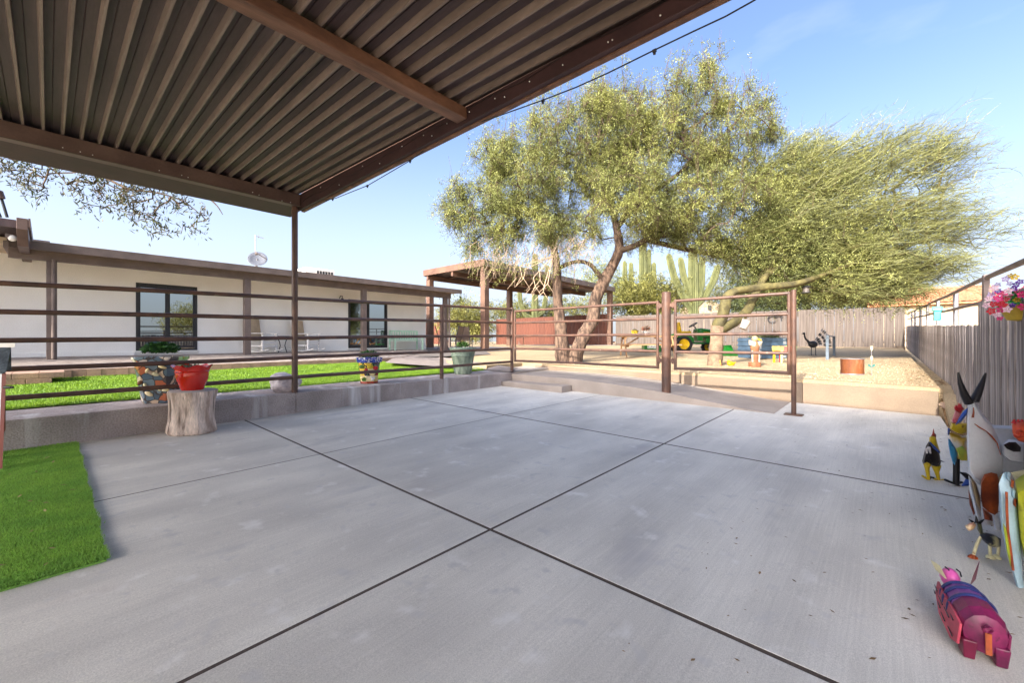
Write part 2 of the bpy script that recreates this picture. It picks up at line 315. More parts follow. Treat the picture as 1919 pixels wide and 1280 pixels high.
carved = M('carved_wood', srgb(150, 100, 68), .75, col2=srgb(112, 72, 48), scale=6, fine=.15)
teal = flat('turquoise_paint', 64, 190, 190); drum_m = M('rusted_drum', srgb(122, 70, 34), .7, col2=srgb(84, 42, 20), scale=4, stretch=(1, 1, .4), fine=.2)
drum_m = spots(drum_m, srgb(176, 130, 104), 5, .6, (1, 1, .3))
rooftile = per_object(M('clay_tile', srgb(214, 150, 112), .9, col2=srgb(180, 116, 84), scale=6, fine=.25, fscale=8), .1)
beigew = M('beige_house_wall', srgb(176, 156, 130), .9, fine=.04)
rockm = M('flagstone', srgb(176, 150, 124), .9, col2=srgb(140, 116, 96), scale=7, fine=.15)
dirtm = M('leaf_litter_dirt', srgb(150, 116, 76), .95, col2=srgb(104, 78, 50), scale=6, fine=.35, fscale=50, bump=.8, bscale=30)

# ================================================================== GROUND
def grid_mesh(name, xs, ys, zf, mat):
    v = [(x, y, zf(x, y)) for y in ys for x in xs]; n = len(xs)
    f = [(j * n + i, j * n + i + 1, (j + 1) * n + i + 1, (j + 1) * n + i) for j in range(len(ys) - 1) for i in range(n - 1)]
    me = bpy.data.meshes.new(name); me.from_pydata(v, [], f); me.materials.append(mat)
    o = bpy.data.objects.new(name, me); C.objects.link(o); return struct(o)
far = [-700, -300, -120]; 
grid_mesh('ground', far + [-70, -50, 50, 120, 300, 700], [-700, -300, -120, -60, 60, 120, 300, 700], lambda x, y: -.75 if abs(x) < 60 and abs(y) < 70 else .95, soil)
def zyard(x, y):
    if x > -8.1 and y < 9.5 and x < .68: return -.4
    if x >= .68: return min(zg(x, y), zp(.8, y) + max(0, min(1, (y - 8.2) / 1.6)) * (zg(.8, 9.8) - zp(.8, 9.8)) - .004)
    if x < -8.1 and y < 8.0: return min(zg(x, y), .40)
    return zg(x, y) + .012 * math.sin(x * 2.1 + y * .7) * math.sin(y * 1.7)
xs = [-68, -45, -35, -28, -22, -18, -15] + [-14 + .75 * i for i in range(8)] + [-8.11, -8.09] + [-7.5 + .5 * i for i in range(15)] + [0, .3, .62, .679, .681, 1.2, 3, 8, 20, 40, 68]
ys = [-68, -30, -12, -6, 0, 4, 7.9, 7.99, 8.01, 8.5, 9, 9.49, 9.51] + [10 + .5 * i for i in range(24)] + [22.5, 24, 26, 28, 31, 34, 40, 50, 68]
grid_mesh('gravel_yard', sorted(xs), sorted(ys), zyard, gravel)
# loose stones lying on the gravel near the wall
rng = np.random.default_rng(3)
mb = MB()
for i in range(5200):
    y = 9.72 + 9 * rng.random() ** 1.8; x = rng.uniform(-7.5, .66)
    s = rng.uniform(.006, .016); z = zyard(x, y) + s * .3; a = rng.uniform(0, 6.3)
    p = [(x + s * math.cos(a + k * 2.1) * rng.uniform(.7, 1.2), y + s * math.sin(a + k * 2.1), z - s * .4) for k in range(3)] + [(x, y, z + s * .6)]
    mb.add(p, [(0, 1, 3), (1, 2, 3), (2, 0, 3)])
gs = mb.build('gravel_stones', M('granite_chips', (.52, .40, .26), .9, col2=(.34, .25, .16), scale=40, isl=.4)); tag(gs, 'loose tan granite chips strewn over the gravel yard', 'gravel', kind='stuff')

# patio: panels between tooled joints
patio = sempty('patio')
XC = [-9.0, -7.1 - .02, -4.516, -1.949, .66]; XC = [-7.12, -4.516, -1.949, .66]; YC = [-9.5, -3.8, -.95, 1.958, 4.866, 9.5]
g = .009
for i in range(3):
    for j in range(5):
        x0, x1, y0, y1 = XC[i], XC[i + 1], YC[j], YC[j + 1]
        gy0 = .013 if abs(y0 - 1.958) < .01 else g; gy1 = .013 if abs(y1 - 1.958) < .01 else g
        gy0 = .017 if abs(y0 - 4.866) < .01 else gy0; gy1 = .017 if abs(y1 - 4.866) < .01 else gy1
        gx0 = .011 if abs(x0 + 1.949) < .01 else g; gx1 = .011 if abs(x1 + 1.949) < .01 else g
        x0 += gx0; x1 -= gx1; y0 += gy0; y1 -= gy1
        top = [(x0, y0, zp(x0, y0)), (x1, y0, zp(x1, y0)), (x1, y1, zp(x1, y1)), (x0, y1, zp(x0, y1))]
        MB().hexa([(a, b, c - .1) for a, b, c in top], top).build('concrete_panel', conc, patio, bevel=.0018)
top = [(-7.2, -9.6, zp(-7.2, -9.6)), (.64, -9.6, zp(.64, -9.6)), (.64, 9.48, zp(.64, 9.48)), (-7.2, 9.48, zp(-7.2, 9.48))]
MB().hexa([(a, b, c - .12) for a, b, c in top], [(a, b, c - .0012) for a, b, c in top]).build('joint_filler', conc_dark, patio)
# dirt strip by the board fence
mb = MB(); n = 40
yy = [-2 + 13.0 * k / n for k in range(n + 1)]
zs = lambda y: zp(.7, y) + max(0, min(1, (y - 8.6) / 1.3)) ** 1.3 * (zg(.7, 9.9) - zp(.7, 9.9))
rows = [[(.655 + .04 * k, y, zs(y) - .012 + .012 * rng.random()) for k in range(4)] for y in yy]
v = [p for r in rows for p in r]; mb.add(v, [(j * 4 + i, j * 4 + i + 1, j * 4 + 5 + i, j * 4 + 4 + i) for j in range(n) for i in range(3)])
struct(mb.build('dirt_strip', dirtm))
mb = MB()
for i in range(1500):
    y = rng.uniform(5, 16) ; x = rng.uniform(.3, .8) if y > 9.7 else rng.uniform(.655, .79)
    z = (zs(y) if y < 9.9 else zg(x, y)) + .006; a = rng.uniform(0, 6.3); l = rng.uniform(.01, .035); w = l * .35
    d = Vector((math.cos(a), math.sin(a), rng.uniform(-.3, .5))); e = Vector((-math.sin(a), math.cos(a), 0)); p = Vector((x, y, z))
    mb.add([p - d * l, p + e * w, p + d * l, p - e * w], [(0, 1, 2, 3)])
for i in range(320):   # scraps blown onto the slab
    y = rng.uniform(1.5, 8.5); x = .64 - 1.5 * rng.random() ** 2.2; l = rng.uniform(.004, .018); a = rng.uniform(0, 6.3); w = l * .4
    d = Vector((math.cos(a), math.sin(a), .1)); e = Vector((-math.sin(a), math.cos(a), 0)); p = Vector((x, y, zp(x, y) + .004))
    mb.add([p - d * l, p + e * w, p + d * l, p - e * w], [(0, 1, 2, 3)])
tag(mb.build('leaf_litter', M('dry_leaf', srgb(126, 100, 66), .9, isl=.5)), 'dry leaf scraps scattered along the foot of the board fence', 'leaf litter', kind='stuff')

# curb wall with wide cap on the left
ct = thing('curb_wall', 'low concrete curb wall carrying the pipe fence beside the lawn', 'wall', (-7.5, 0, 0))
cut = [-9.5, -3.3, 2.68, 5.69, 8.02]
for a, b in zip(cut, cut[1:]):
    a += .002; b -= .002
    q = lambda x, z: [(x, a, z), (x, b, z)]
    MB().hexa([(-7.99, a, -.2), (-7.1, a, -.2), (-7.1, b, -.2), (-7.99, b, -.2)], [(-7.99, a, zcurb(a) + .01), (-7.1, a, zcurb(a)), (-7.1, b, zcurb(b)), (-7.99, b, zcurb(b) + .01)]).build('wall_section', curbm, ct, bevel=.012)
# ramp and landing beyond the gates
prof = [(960, 697.5), (986, 703), (1067.5, 710), (1120, 716), (1180, 725), (1240, 735), (1290, 745), (1356.7, 758.4), (1406.7, 768.4)]
pr = [at(x, y, Y=7.9) for x, y in prof]; pr = [(p.x, p.z) for p in pr]
pr[0] = (-7.095, pr[1][1]); pr.append((-1.35, zp(-1.35, 7.9) + .004))
mb = MB(); n = len(pr)
def sm(p): return p
v = []
for x, z in pr: v += [(x, 7.9, -.1), (x, 7.9, z), (x, 9.46, z + .02), (x, 9.46, -.1)]
f = []
for i in range(n - 1):
    a, b = i * 4, i * 4 + 4; f += [(a, b, b + 1, a + 1), (a + 1, b + 1, b + 2, a + 2), (a + 2, b + 2, b + 3, a + 3)]
f += [(0, 1, 2, 3), (n * 4 - 1, n * 4 - 2, n * 4 - 3, n * 4 - 4)]
mb.add(v, f); struct(mb.build('ramp', rampm, smooth=25))
mb = MB(); mb.hexa([(-8.0, 8.03, -.1), (-7.1, 8.03, -.1), (-7.1, 9.46, -.1), (-8.0, 9.46, -.1)], [(-8.0, 8.03, .515), (-7.1, 8.03, .512), (-7.1, 9.46, .55), (-8.0, 9.46, .57)])
struct(mb.build('landing', rampm))
zs1 = .32
mb = MB(); mb.box(-7.09, -5.27, 7.5, 7.895, .05, zs1)
struct(mb.build('step', rampm, bevel=.02))
# low retaining wall
rw = thing('retaining_wall', 'low tan plastered retaining wall holding back the gravel yard', 'wall', (-2, 9.5, 0))
for a, b in ((-7.6, -3.42), (-3.416, -1.16), (-1.156, .636)):
    z = lambda x: .545 - .013 * (x + 2.9)
    MB().hexa([(a, 9.47, -.1), (b, 9.47, -.1), (b, 9.68, -.1), (a, 9.68, -.1)], [(a, 9.47, z(a)), (b, 9.47, z(b)), (b, 9.68, z(b)), (a, 9.68, z(a))]).build('wall_section', wallm, rw, bevel=.012)
rk = MB(); rk.lathe([(0.001, 0), (.13, .0), (.15, .02), (.13, .04), (.001, .045)], 14, (0, 0, 0), wob=lambda a, z: 1 + .12 * math.sin(3 * a) + .06 * math.sin(5 * a + 1))
o = rk.build('flagstone', rockm, smooth=40, local=True); o.location = (.715, 9.2, zs(9.2) + .02); o.rotation_euler = (R(24), R(-6), .3); o.scale = (.55, .85, 1)
tag(o, 'flat round flagstone lying in the dirt at the end of the retaining wall', 'stone')

# ------------------------------------------------------------------ lawn and porch paving
XB = -11.5
def zbr(y): return .65 + .0095 * y
def zlawn(x, y): k = (-8.0 - x) / 3.5; return (zcurb(y) + .012) * (1 - k) + (zbr(y) - .035) * k + .012 * math.sin(x * 3 + y)
def lawn_y1(x): return 8.13 + (x + 8.0) / 3.5 * 1.2
mb = MB(); NX, NY = 14, 50
v = [(-8.0 - 3.5 * i / NX, -4 + (lawn_y1(-8.0 - 3.5 * i / NX) + 4) * j / NY, 0) for j in range(NY + 1) for i in range(NX + 1)]
v = [(x, y, zlawn(x, y)) for x, y, _ in v]
mb.add(v, [(j * (NX + 1) + i + 1, j * (NX + 1) + i, (j + 1) * (NX + 1) + i, (j + 1) * (NX + 1) + i + 1) for j in range(NY) for i in range(NX)])
struct(mb.build('lawn', lawnbase, smooth=60))
def blades(name, mat, n, fn, h, w, lean=.5, seed=1):
    r = np.random.default_rng(seed); P = fn(r, n); n = len(P)
    a = r.uniform(0, 2 * np.pi, n); hh = h * r.uniform(.6, 1.2, n); ww = w * r.uniform(.7, 1.3, n)
    dx, dy = np.cos(a) * ww, np.sin(a) * ww; b = r.uniform(0, 2 * np.pi, n); L = lean * hh * r.uniform(.2, 1, n)
    V = np.empty((n, 3, 3)); V[:, 0] = P + np.c_[dx, dy, 0 * dx]; V[:, 1] = P - np.c_[dx, dy, 0 * dx]; V[:, 2] = P + np.c_[np.cos(b) * L, np.sin(b) * L, hh]
    return fast_mesh(name, V.reshape(-1, 3), 3, mat)
def fast_mesh(name, V, k, mat, parent=None, mi=None):
    n = len(V) // k; me = bpy.data.meshes.new(name); me.vertices.add(len(V)); me.vertices.foreach_set('co', np.asarray(V, dtype=np.float32).ravel())
    me.loops.add(len(V)); me.loops.foreach_set('vertex_index', np.arange(len(V), dtype=np.int32))
    me.polygons.add(n); me.polygons.foreach_set('loop_start', np.arange(0, n * k, k, dtype=np.int32)); me.polygons.foreach_set('loop_total', np.full(n, k, dtype=np.int32))
    for m in (mat if isinstance(mat, list) else [mat]): me.materials.append(m)
    if mi is not None: me.polygons.foreach_set('material_index', mi)
    me.update(calc_edges=True); me.validate()
    o = bpy.data.objects.new(name, me); C.objects.link(o)
    if parent: o.parent = parent; o.location = -off(parent)
    return o
def lawn_pts(r, n):
    x = -8.0 - 3.5 * r.random(n) ** 1.15; y = -2.5 + r.random(n) * (8.13 + (x + 8.0) / 3.5 * 1.2 + 2.5)
    k = (-8.0 - x) / 3.5
    return np.c_[x, y, (zcurb(y) + .012) * (1 - k) + (.615 + .0095 * y) * k + .012 * np.sin(x * 3 + y) - .004]
tag(blades('grass', lawnm, 110000, lawn_pts, .034, .006, .9), 'bright yellow green artificial grass filling the strip between curb and porch', 'grass', kind='stuff')
# porch paving
def zfloor(x, y): return .76 + .0035 * y + .026 * (XB - x)
porch = sempty('porch_paving')
mb = MB(); v = [(-16.62, -14, 0), (XB - .1, -14, 0), (XB - .1, 7.6, 0), (-11.9, 12, 0), (-16.62, 16, 0)]; 
v = [(x, y, zfloor(x, y) - .03) for x, y, _ in v]; mb.add(v, [tuple(range(5))]); mb.build('bedding', M('paver_joint_sand', srgb(110, 102, 96), .95), porch)
pav = MB().box(-.099, .099, -.099, .099, -.06, 0).build('paver', paverm, None, local=True)
sheet = MB(); first = True; ny = 78
for i in range(25):
    for j in range(ny):
        x, y = XB - .1 - .2 * i - .06, -4 + .2 * j + (.1 if i % 2 else 0)
        if y > 7.5 + (XB - x) * 1.0: continue
        zz = zfloor(x, y)
        if i < 5 and -1 < y < 7.6:
            if first: pav.parent = porch; o = pav; first = False
            else: o = piece(pav, porch)
            o.location = (x, y, zz + rng.uniform(-.002, .002))
        else: sheet.box(x - .099, x + .099, y - .099, y + .099, zz - .03, zz + rng.uniform(-.002, .002))
sheet.build('paver', paverm, porch, kind='stuff')
# brick edge course, two-course step at its left end
edge = sempty('brick_edging')
bk = MB().box(-.055, .055, -.098, .098, 0, 1).build('brick', brickm, None, local=True); k = 0
for j in range(60):
    y = -4.4 + .2 * j
    if y > 7.3: break
    o = bk if k == 0 else piece(bk, edge); o.parent = edge; k += 1
    o.location = (XB - .055 + rng.uniform(-.004, .004), y, zbr(y) - .03); o.scale = (1, 1, zfloor(XB, y) + .004 - zbr(y) + .03)
st = thing('brick_step', 'two course brick step block at the left end of the porch edge', 'step', (-11.0, -.8, .6))
for c in range(2):
    for j in range(7):
        for i in range(2):
            y = -1.9 + .3 * j + (.15 if c else 0); 
            MB().box(-11.44 + .36 * i, -11.09 + .36 * i, y - .148, y + .148, .58 + .095 * c, .672 + .095 * c).build('brick', brickm, st, bevel=.006)
# concrete walk between lawn and gravel
mb = MB(); pts = [at(722, 679.5, z=.73), at(912, 693.5, z=.535), at(957, 697, z=.53), at(972, 690, z=.60), at(880, 676, z=.67), at(800, 665.5, z=.79), at(742, 668, z=.80)]
mb.add(pts, [tuple(range(7))[::-1]]); o = mb.build('walk', M('grey_walk', srgb(140, 128, 120), .9, fine=.12)); struct(o)
pad = MB(); pad.add([(-21, 13.8, 0), (-13.8, 13.8, 0), (-13.8, 28, 0), (-21, 28, 0)], [(0, 1, 2, 3)]); pad.v = [(x, y, zg(x, y) + .03) for x, y, _ in pad.v]
struct(pad.build('ramada_pavement', M('grey_pavement', srgb(150, 142, 136), .9, fine=.12)))
# turf mat
tm = thing('turf_mat', 'green artificial turf mat laid on the patio at the left', 'mat', (-5.2, -.3, .07))
mb = MB(); q = [(-7.05, -1.6), (-3.29, -1.6), (-3.285, .222), (-7.05, .228)]
mb.hexa([(x, y, zp(x, y) + .002) for x, y in q], [(x, y, zp(x, y) + .012) for x, y in q]); mb.build('backing', turfbase, tm)
def mat_pts(r, n):
    x = r.uniform(-7.05, -3.285, n); y = -1.6 + 1.83 * r.random(n); x = x - .0; y = y + .006 * np.sin(x * 9)
    k_ = r.random(n) < .04; x = np.where(k_, x + r.normal(0, .012, n), x); y = np.where(k_, y + r.normal(0, .012, n), y)
    return np.c_[x, y, .0125 * y - .0145 * x + .01 + r.random(n) * .004 * np.sin(x * 7) * np.sin(y * 9)]
o = blades('pile', turfm, 190000, mat_pts, .024, .0035, .9, 5); o.parent = tm; o.location = -off(tm); o['kind'] = 'stuff'
mb = MB()
for i in range(26):
    x, y = rng.uniform(-6.6, -3.4), rng.uniform(-.6, .2); a = rng.uniform(0, 6.3); l = rng.uniform(.012, .03)
    d = Vector((math.cos(a), math.sin(a), .2)) * l; e = Vector((-math.sin(a), math.cos(a), -.1)) * l * .4; p = Vector((x, y, zp(x, y) + .034)); mb.add([p - d, p + e, p + d, p - e], [(0, 1, 2, 3)])
tag(mb.build('fallen_leaves', M('fallen_leaf', srgb(176, 156, 104), .8, isl=.3)), 'few dry fallen leaves scattered on the green turf mat', 'leaves', kind='stuff')

# ================================================================== PATIO CANOPY
cn = thing('patio_canopy', 'brown ribbed steel patio canopy overhead on slim pipe post', 'canopy', (-3, -3, 0))
def zdeck(x): return 3.585 - .024 * (x + 3.0)
pitch = .15
def deck_sheet(y1, nrib):
    mb = MB(); prof = []
    for k in range(nrib):
        y = y1 - k * pitch
        prof += [(y, .056), (y - .048, .058), (y - .05, .051), (y - .054, .058), (y - .100, .056), (y - .104, 0), (y - .122, 0), (y - .134, .054)]
    prof.append((y1 - nrib * pitch, .056)); X0, X1 = -7.72, 1.6; v = []
    for yy_, h in prof:
        for x in (X0, X1): v.append((x, yy_, zdeck(x) + h))
    n = len(prof)
    mb.v += v
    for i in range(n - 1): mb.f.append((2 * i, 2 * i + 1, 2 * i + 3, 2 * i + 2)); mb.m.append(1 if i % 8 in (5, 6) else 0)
    mb.k = 0
    v2 = [(a, b, c + .004) for a, b, c in v]; mb.add(v2, [(2 * i + 2, 2 * i + 3, 2 * i + 1, 2 * i) for i in range(n - 1)])
    return mb
y = 2.78
while y > -7.2:
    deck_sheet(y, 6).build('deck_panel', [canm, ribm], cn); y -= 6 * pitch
def ybeam(name, x0, x1, zb, m, y0=-7.4, y1=2.76): 
    return MB().hexa([(x0, y0, zb), (x1, y0, zb), (x1, y1, zb), (x0, y1, zb)], [(x0, y0, zdeck(x0) - .002), (x1, y0, zdeck(x1) - .002), (x1, y1, zdeck(x1) - .002), (x0, y1, zdeck(x0) - .002)]).build(name, m, cn, bevel=.008)
ybeam('beam', -7.17, -7.04, 3.49, eavem, y1=2.73)
ybeam('beam', -3.18, -3.04, 3.475, beamm, y1=2.73)
ybeam('beam', .9, 1.04, 3.43, beamm, y1=2.73)
MB().hexa([(-7.74, -7.4, 3.47), (-7.175, -7.4, 3.5), (-7.175, 2.83, 3.5), (-7.74, 2.83, 3.47)], [(-7.74, -7.4, 3.67), (-7.175, -7.4, 3.67), (-7.175, 2.83, 3.67), (-7.74, 2.83, 3.67)]).build('eave_box', edgem, cn, bevel=.006)
ze = lambda x: 3.45 - .002 * (x + 7)
mb = MB(); mb.hexa([(-7.17, 2.735, ze(-7)), (1.6, 2.735, ze(1.6)), (1.6, 2.785, ze(1.6)), (-7.17, 2.785, ze(-7))], [(-7.17, 2.735, 3.70), (1.6, 2.735, 3.50), (1.6, 2.785, 3.50), (-7.17, 2.785, 3.70)]); mb.build('edge_beam', edgem, cn, bevel=.004)
mb = MB(); mb.hexa([(-7.17, 2.79, ze(-7) - .012), (1.6, 2.79, ze(1.6) - .012), (1.6, 2.84, ze(1.6) - .012), (-7.17, 2.84, ze(-7) - .012)], [(-7.17, 2.79, 3.75), (1.6, 2.79, 3.56), (1.6, 2.84, 3.56), (-7.17, 2.84, 3.75)]); mb.build('edge_trim', beamm, cn, bevel=.003)
mb = MB(); mb.tube([(-7.15, 2.68, zcurb(2.68) - .02), (-7.15, 2.68, 3.49)], .046, 16); mb.build('post', steel, cn, smooth=40)
mb = MB(); mb.tube([(1.0, -1.5, -.05), (1.0, -1.5, 3.43)], .046, 12); mb.build('post', steel, cn, smooth=40)
mb = MB(); mb.tube([(-7.15, -4.5, .3), (-7.15, -4.5, 3.49)], .046, 12); mb.build('post', steel, cn, smooth=40)
# string of tiny lights stapled along the beams
sl = thing('light_string', 'thin string of tiny clear bulbs stapled along the canopy beams', 'string lights', (-7, 2.6, 3.5))
pts = [(-7.03, -2 + .1 * i, 3.497 + .004 * math.sin(i)) for i in range(47)] + [(-7.0, 2.72, 3.50)] + [(-6.9 + .2 * i, 2.727, 3.555 + .014 * math.sin(i * 1.3)) for i in range(36)]
mb = MB(); mb.tube(pts, .0022, 4); mb.build('wire', wire_m, sl)
bm0 = MB().ball((0, 0, 0), .0065, 6).build('bulb', bulb_m, sl, smooth=60, local=True); k = 0
for x, y, z in [(at(px, py, X=-7.02)) for px, py in ((118, 276), (151, 284), (174, 290), (299, 319), (341, 328), (353, 332), (474, 360), (486, 365), (529, 376), (545, 379))] + [at(px, py, Y=2.722) for px, py in ((601, 351), (636, 346), (680, 311), (712, 306), (754, 274), (794, 253), (810, 254), (838, 231), (880, 209), (928, 184), (946, 181), (993, 152), (1055, 121), (1140, 78), (1148, 74), (1238, 28))]:
    o = bm0 if k == 0 else piece(bm0, sl); k += 1; o.location = Vector((x, y, z)) - off(sl)
# loose cord with empty sockets outside the edge
fc = thing('festoon_cord', 'sagging black cord with empty lamp sockets hung along the canopy edge', 'cord', (-3, 2.9, 3.4))
cp = [(553, 381), (590, 379), (630, 371), (690, 347), (770, 300), (830, 255), (866, 236), (920, 222), (945, 213), (1018, 187), (1080, 163), (1140, 136), (1227, 93), (1300, 58), (1360, 30), (1410, 2), (1440, -16)]
cq = [at(x, y, Y=2.80 if i < 8 else 2.86) for i, (x, y) in enumerate(cp)]
mb = MB(); mb.tube(cq, .0055, 6); mb.build('cable', wire_m, fc, smooth=60)
for px, py in ((624, 372), (689, 347), (769, 300), (1018, 187), (1227, 93)):
    p = at(px, py, Y=2.80 if px < 800 else 2.86); MB().tube([p + Vector((0.012, 0, -.006)), p - Vector((.012, 0, .006))], .013, 8).tube([p, p - Vector((0, 0, .03))], .010, 8).build('socket', blackm, fc, smooth=40)

# ================================================================== PIPE FENCE AND GATES
pf = thing('pipe_fence', 'brown five rail pipe fence standing on the concrete curb', 'fence', (-7.15, 3, .45))
for k in range(5):
    f_ = k / 4; z0 = (1.944 * (1 - f_) + .684 * f_); sl_ = .0225 * (1 - f_) + .0118 * f_
    mb = MB(); pts = [(-7.15, y, z0 + sl_ * y + .004 * math.sin(y * 1.3 + k)) for y in np.linspace(-3.2, 7.97, 14)]
    if k == 4: pts = pts
    mb.tube(pts, .030, 12); mb.build('rail', steel, pf, smooth=50)
for y, zt in ((-3.2, 1.88), (5.69, 2.06), (7.97, 2.15)):
    MB().tube([(-7.15, y, zcurb(y) - .05), (-7.15, y, zt + .02)], .042, 14).build('post', steel, pf, smooth=50)
def gate(label, x0, x1, zl, zr, y=8.0, stile_bottom=0):
    t = thing('pipe_gate', label, 'gate', ((x0 + x1) / 2, y, .5), group='pipe gate leaves')
    for k in range(5):
        a, b = zl[k], zr[k]
        MB().tube([(x0, y, a), ((x0 + x1) / 2, y + .0, (a + b) / 2 + (.012 if k == 4 else 0)), (x1, y, b)], .028, 12).build('rail', steel, t, smooth=50)
    MB().tube([(x0, y, zl[4] - .03), (x0, y, zl[0] + .03)], .028, 12).build('stile', steel, t, smooth=50)
    MB().tube([(x1, y, zr[4] - .03), (x1, y, zr[0] + .03)], .028, 12).build('stile', steel, t, smooth=50)
    return t
zz = [2.074, 1.776, 1.445, 1.12, .807]; zr = [2.068, 1.745, 1.435, 1.11, .793]
g1 = gate('long brown five rail pipe gate between corner post and thick post', -7.07, -3.33, zz, zr)
MB().tube([(-7.02, 7.96, 1.40), (-6.75, 7.96, 1.40), (-6.75, 7.96, 1.22), (-6.9, 7.96, 1.22), (-6.9, 7.96, 1.32)], .012, 6).build('latch', steel, g1, smooth=50)
g2 = gate('short brown five rail pipe gate right of the thick post', -2.985, -1.16, [2.073, 1.75, 1.43, 1.10, .784], [2.08, 1.745, 1.43, 1.11, .79])
gp = thing('gate_post', 'thick round brown steel gate post between the two gates', 'post', (-3.16, 8.0, .3))
MB().tube([(-3.16, 8.0, .2), (-3.16, 8.0, 2.25)], .086, 24).build('pipe', steel, gp, smooth=50)
MB().lathe([(.001, 2.268), (.05, 2.264), (.088, 2.252), (.088, 2.245)][::-1], 24, (-3.16, 8.0, 0)).build('cap', steel, gp, smooth=50)
for s in (-1, 1):
    for z in (2.0, .93): MB().box(-3.16 + s * .08, -3.16 + s * .165, 7.97, 8.03, z - .035, z + .035).tube([(-3.16 + s * .13, 7.985, z - .06), (-3.16 + s * .13, 7.985, z + .06)], .018, 8).build('hinge', steel, gp)
ep = thing('end_post', 'slim brown latch post on a foot plate at the open gate end', 'post', (-1.09, 8.0, .1))
MB().tube([(-1.095, 8.0, zp(-1.09, 8) + .01), (-1.095, 8.0, 2.13)], .036, 14).build('pipe', steel, ep, smooth=50)
MB().box(-1.22, -.97, 7.9, 8.1, zp(-1.09, 8) + .003, zp(-1.09, 8) + .016).build('foot_plate', steel, ep)

# ================================================================== RIGHT BOARD FENCE
FX = .82
def ztop(y): return 1.29 + .0275 * y
def zbase(y): return zs(y) - .03 if y < 9.9 else zg(.8, y) - .03
bf = thing('board_fence', 'long weathered grey board fence with pipe rails above it', 'fence', (FX, 15, .5))
tf = thing('tall_board_fence', 'tall near section of weathered grey boards beside the metal animals', 'fence', (FX, 6, .2))
proto = MB().box(-.009, .009, -.068, .068, 0, 1).build('board', woodgrey, None, local=True); k = 0
y = 2.6
while y < 30.2:
    tall = y < 7.25; par = tf if tall else bf
    o = proto if k == 0 else piece(proto, par); o.parent = par; k += 1
    zt = (1.66 + .012 * y + rng.uniform(-.012, .012)) if tall else ztop(y) + rng.uniform(-.012, .012); zb = zbase(y)
    o.location = Vector((FX + rng.uniform(-.004, .004) + (.0 if k % 2 else .006), y, zb)) - off(par); o.scale = (1, rng.uniform(.94, 1.02), zt - zb); o.rotation_euler = (rng.uniform(-.004, .004), 0, rng.uniform(-.03, .03))
    y += .145
for nm, z0, s_, r_ in (('top_rail', 1.80, .0316, .026), ('mid_rail', 1.53, .031, .022)):
    MB().tube([(FX + .04, yy_, z0 + s_ * yy_ + .006 * math.sin(yy_)) for yy_ in np.linspace(7.3 if nm == 'mid_rail' else 3, 30, 24)], r_, 10).build(nm, railgrey, bf, smooth=50)
for px in (1708, 1714, 1724, 1737, 1756, 1788.6):
    y = at(px, 600, X=FX + .05).y
    MB().tube([(FX + .07, y, zbase(y)), (FX + .07, y, 1.80 + .0316 * y)], .035, 12).build('post', galv, bf, smooth=50)
for y in (7.15, 4.95):
    MB().box(FX + .01, FX + .06, y - .06, y + .06, 0, 2.06 if y > 6 else 2.03).build('post', railgrey, tf, bevel=.006)
for z in (.45, 1.4): MB().box(FX + .012, FX + .05, 2.5, 7.2, z, z + .09).build('rail', railgrey, tf)
for z in (.75, 1.3): MB().hexa([(FX + .012, 7.3, z), (FX + .05, 7.3, z), (FX + .05, 30, z + .5), (FX + .012, 30, z + .5)], [(FX + .012, 7.3, z + .09), (FX + .05, 7.3, z + .09), (FX + .05, 30, z + .59), (FX + .012, 30, z + .59)]).build('rail', railgrey, bf)

# ================================================================== BACK FENCES
pb = thing('pale_board_fence', 'pale wide board fence closing the back of the yard', 'fence', (-7, 29, .9))
A, B = Vector((-14.75, 27.85, 0)), Vector((.78, 30.3, 0)); n = 37; d = (B - A).normalized(); a = math.atan2(d.y, d.x)
proto = MB().box(-.5, .5, -.013, .013, 0, 1).build('board', woodpale, None, local=True); w = (B - A).length / n
for i in range(n):
    o = proto if i == 0 else piece(proto, pb); o.parent = pb; p = A + (B - A) * ((i + .5) / n); zb = .84
    o.location = Vector((p.x, p.y + rng.uniform(-.008, .008), zb)) - off(pb); o.rotation_euler = (0, 0, a); o.scale = (w - rng.uniform(.012, .03), 1, 2.33 + rng.uniform(-.015, .015) - .03 * i / n)
for z in (1.2, 2.75): 
    q = Vector((.0, .06, 0)); MB().prism([A + q + Vector((0, 0, z)), B + q + Vector((0, 0, z)), B + q + Vector((0, 0, z + .1)), A + q + Vector((0, 0, z + .1))], (0, .04, 0)).build('rail', woodpale, pb)
MB().box(.45, .78, 29.95, 30.2, .8, 1.05).build('base_block', wallm, pb)
def red_fence(x0, x1, y, label):
    t = thing('red_board_fence', label, 'fence', ((x0 + x1) / 2, y, .9), group='red stained back fences')
    n = round((x1 - x0) / .3); pr_ = None
    for i in range(n):
        if pr_ is None: pr_ = MB().box(-.142, .142, -.012, .012, 0, 2.42).build('board', woodred, t, local=True); o = pr_
        else: o = piece(pr_, t)
        o.location = Vector((x0 + .3 * (i + .5), y + rng.uniform(-.006, .006), .88)) - off(t)
    MB().box(x0, x1, y + .02, y + .06, 1.2, 1.3).build('rail', woodred, t); MB().box(x0, x1, y + .02, y + .06, 2.9, 3.0).build('rail', woodred, t)
    MB().box(x0, x1, y - .03, y + .05, 3.302, 3.36).build('cap_rail', woodred, t)
red_fence(-27.0, -14.85, 27.9, 'red brown board fence behind the mesquite trunks and ramada')
red_fence(-47, -34.0, 27.9, 'red brown board fence seen past the end of the house')

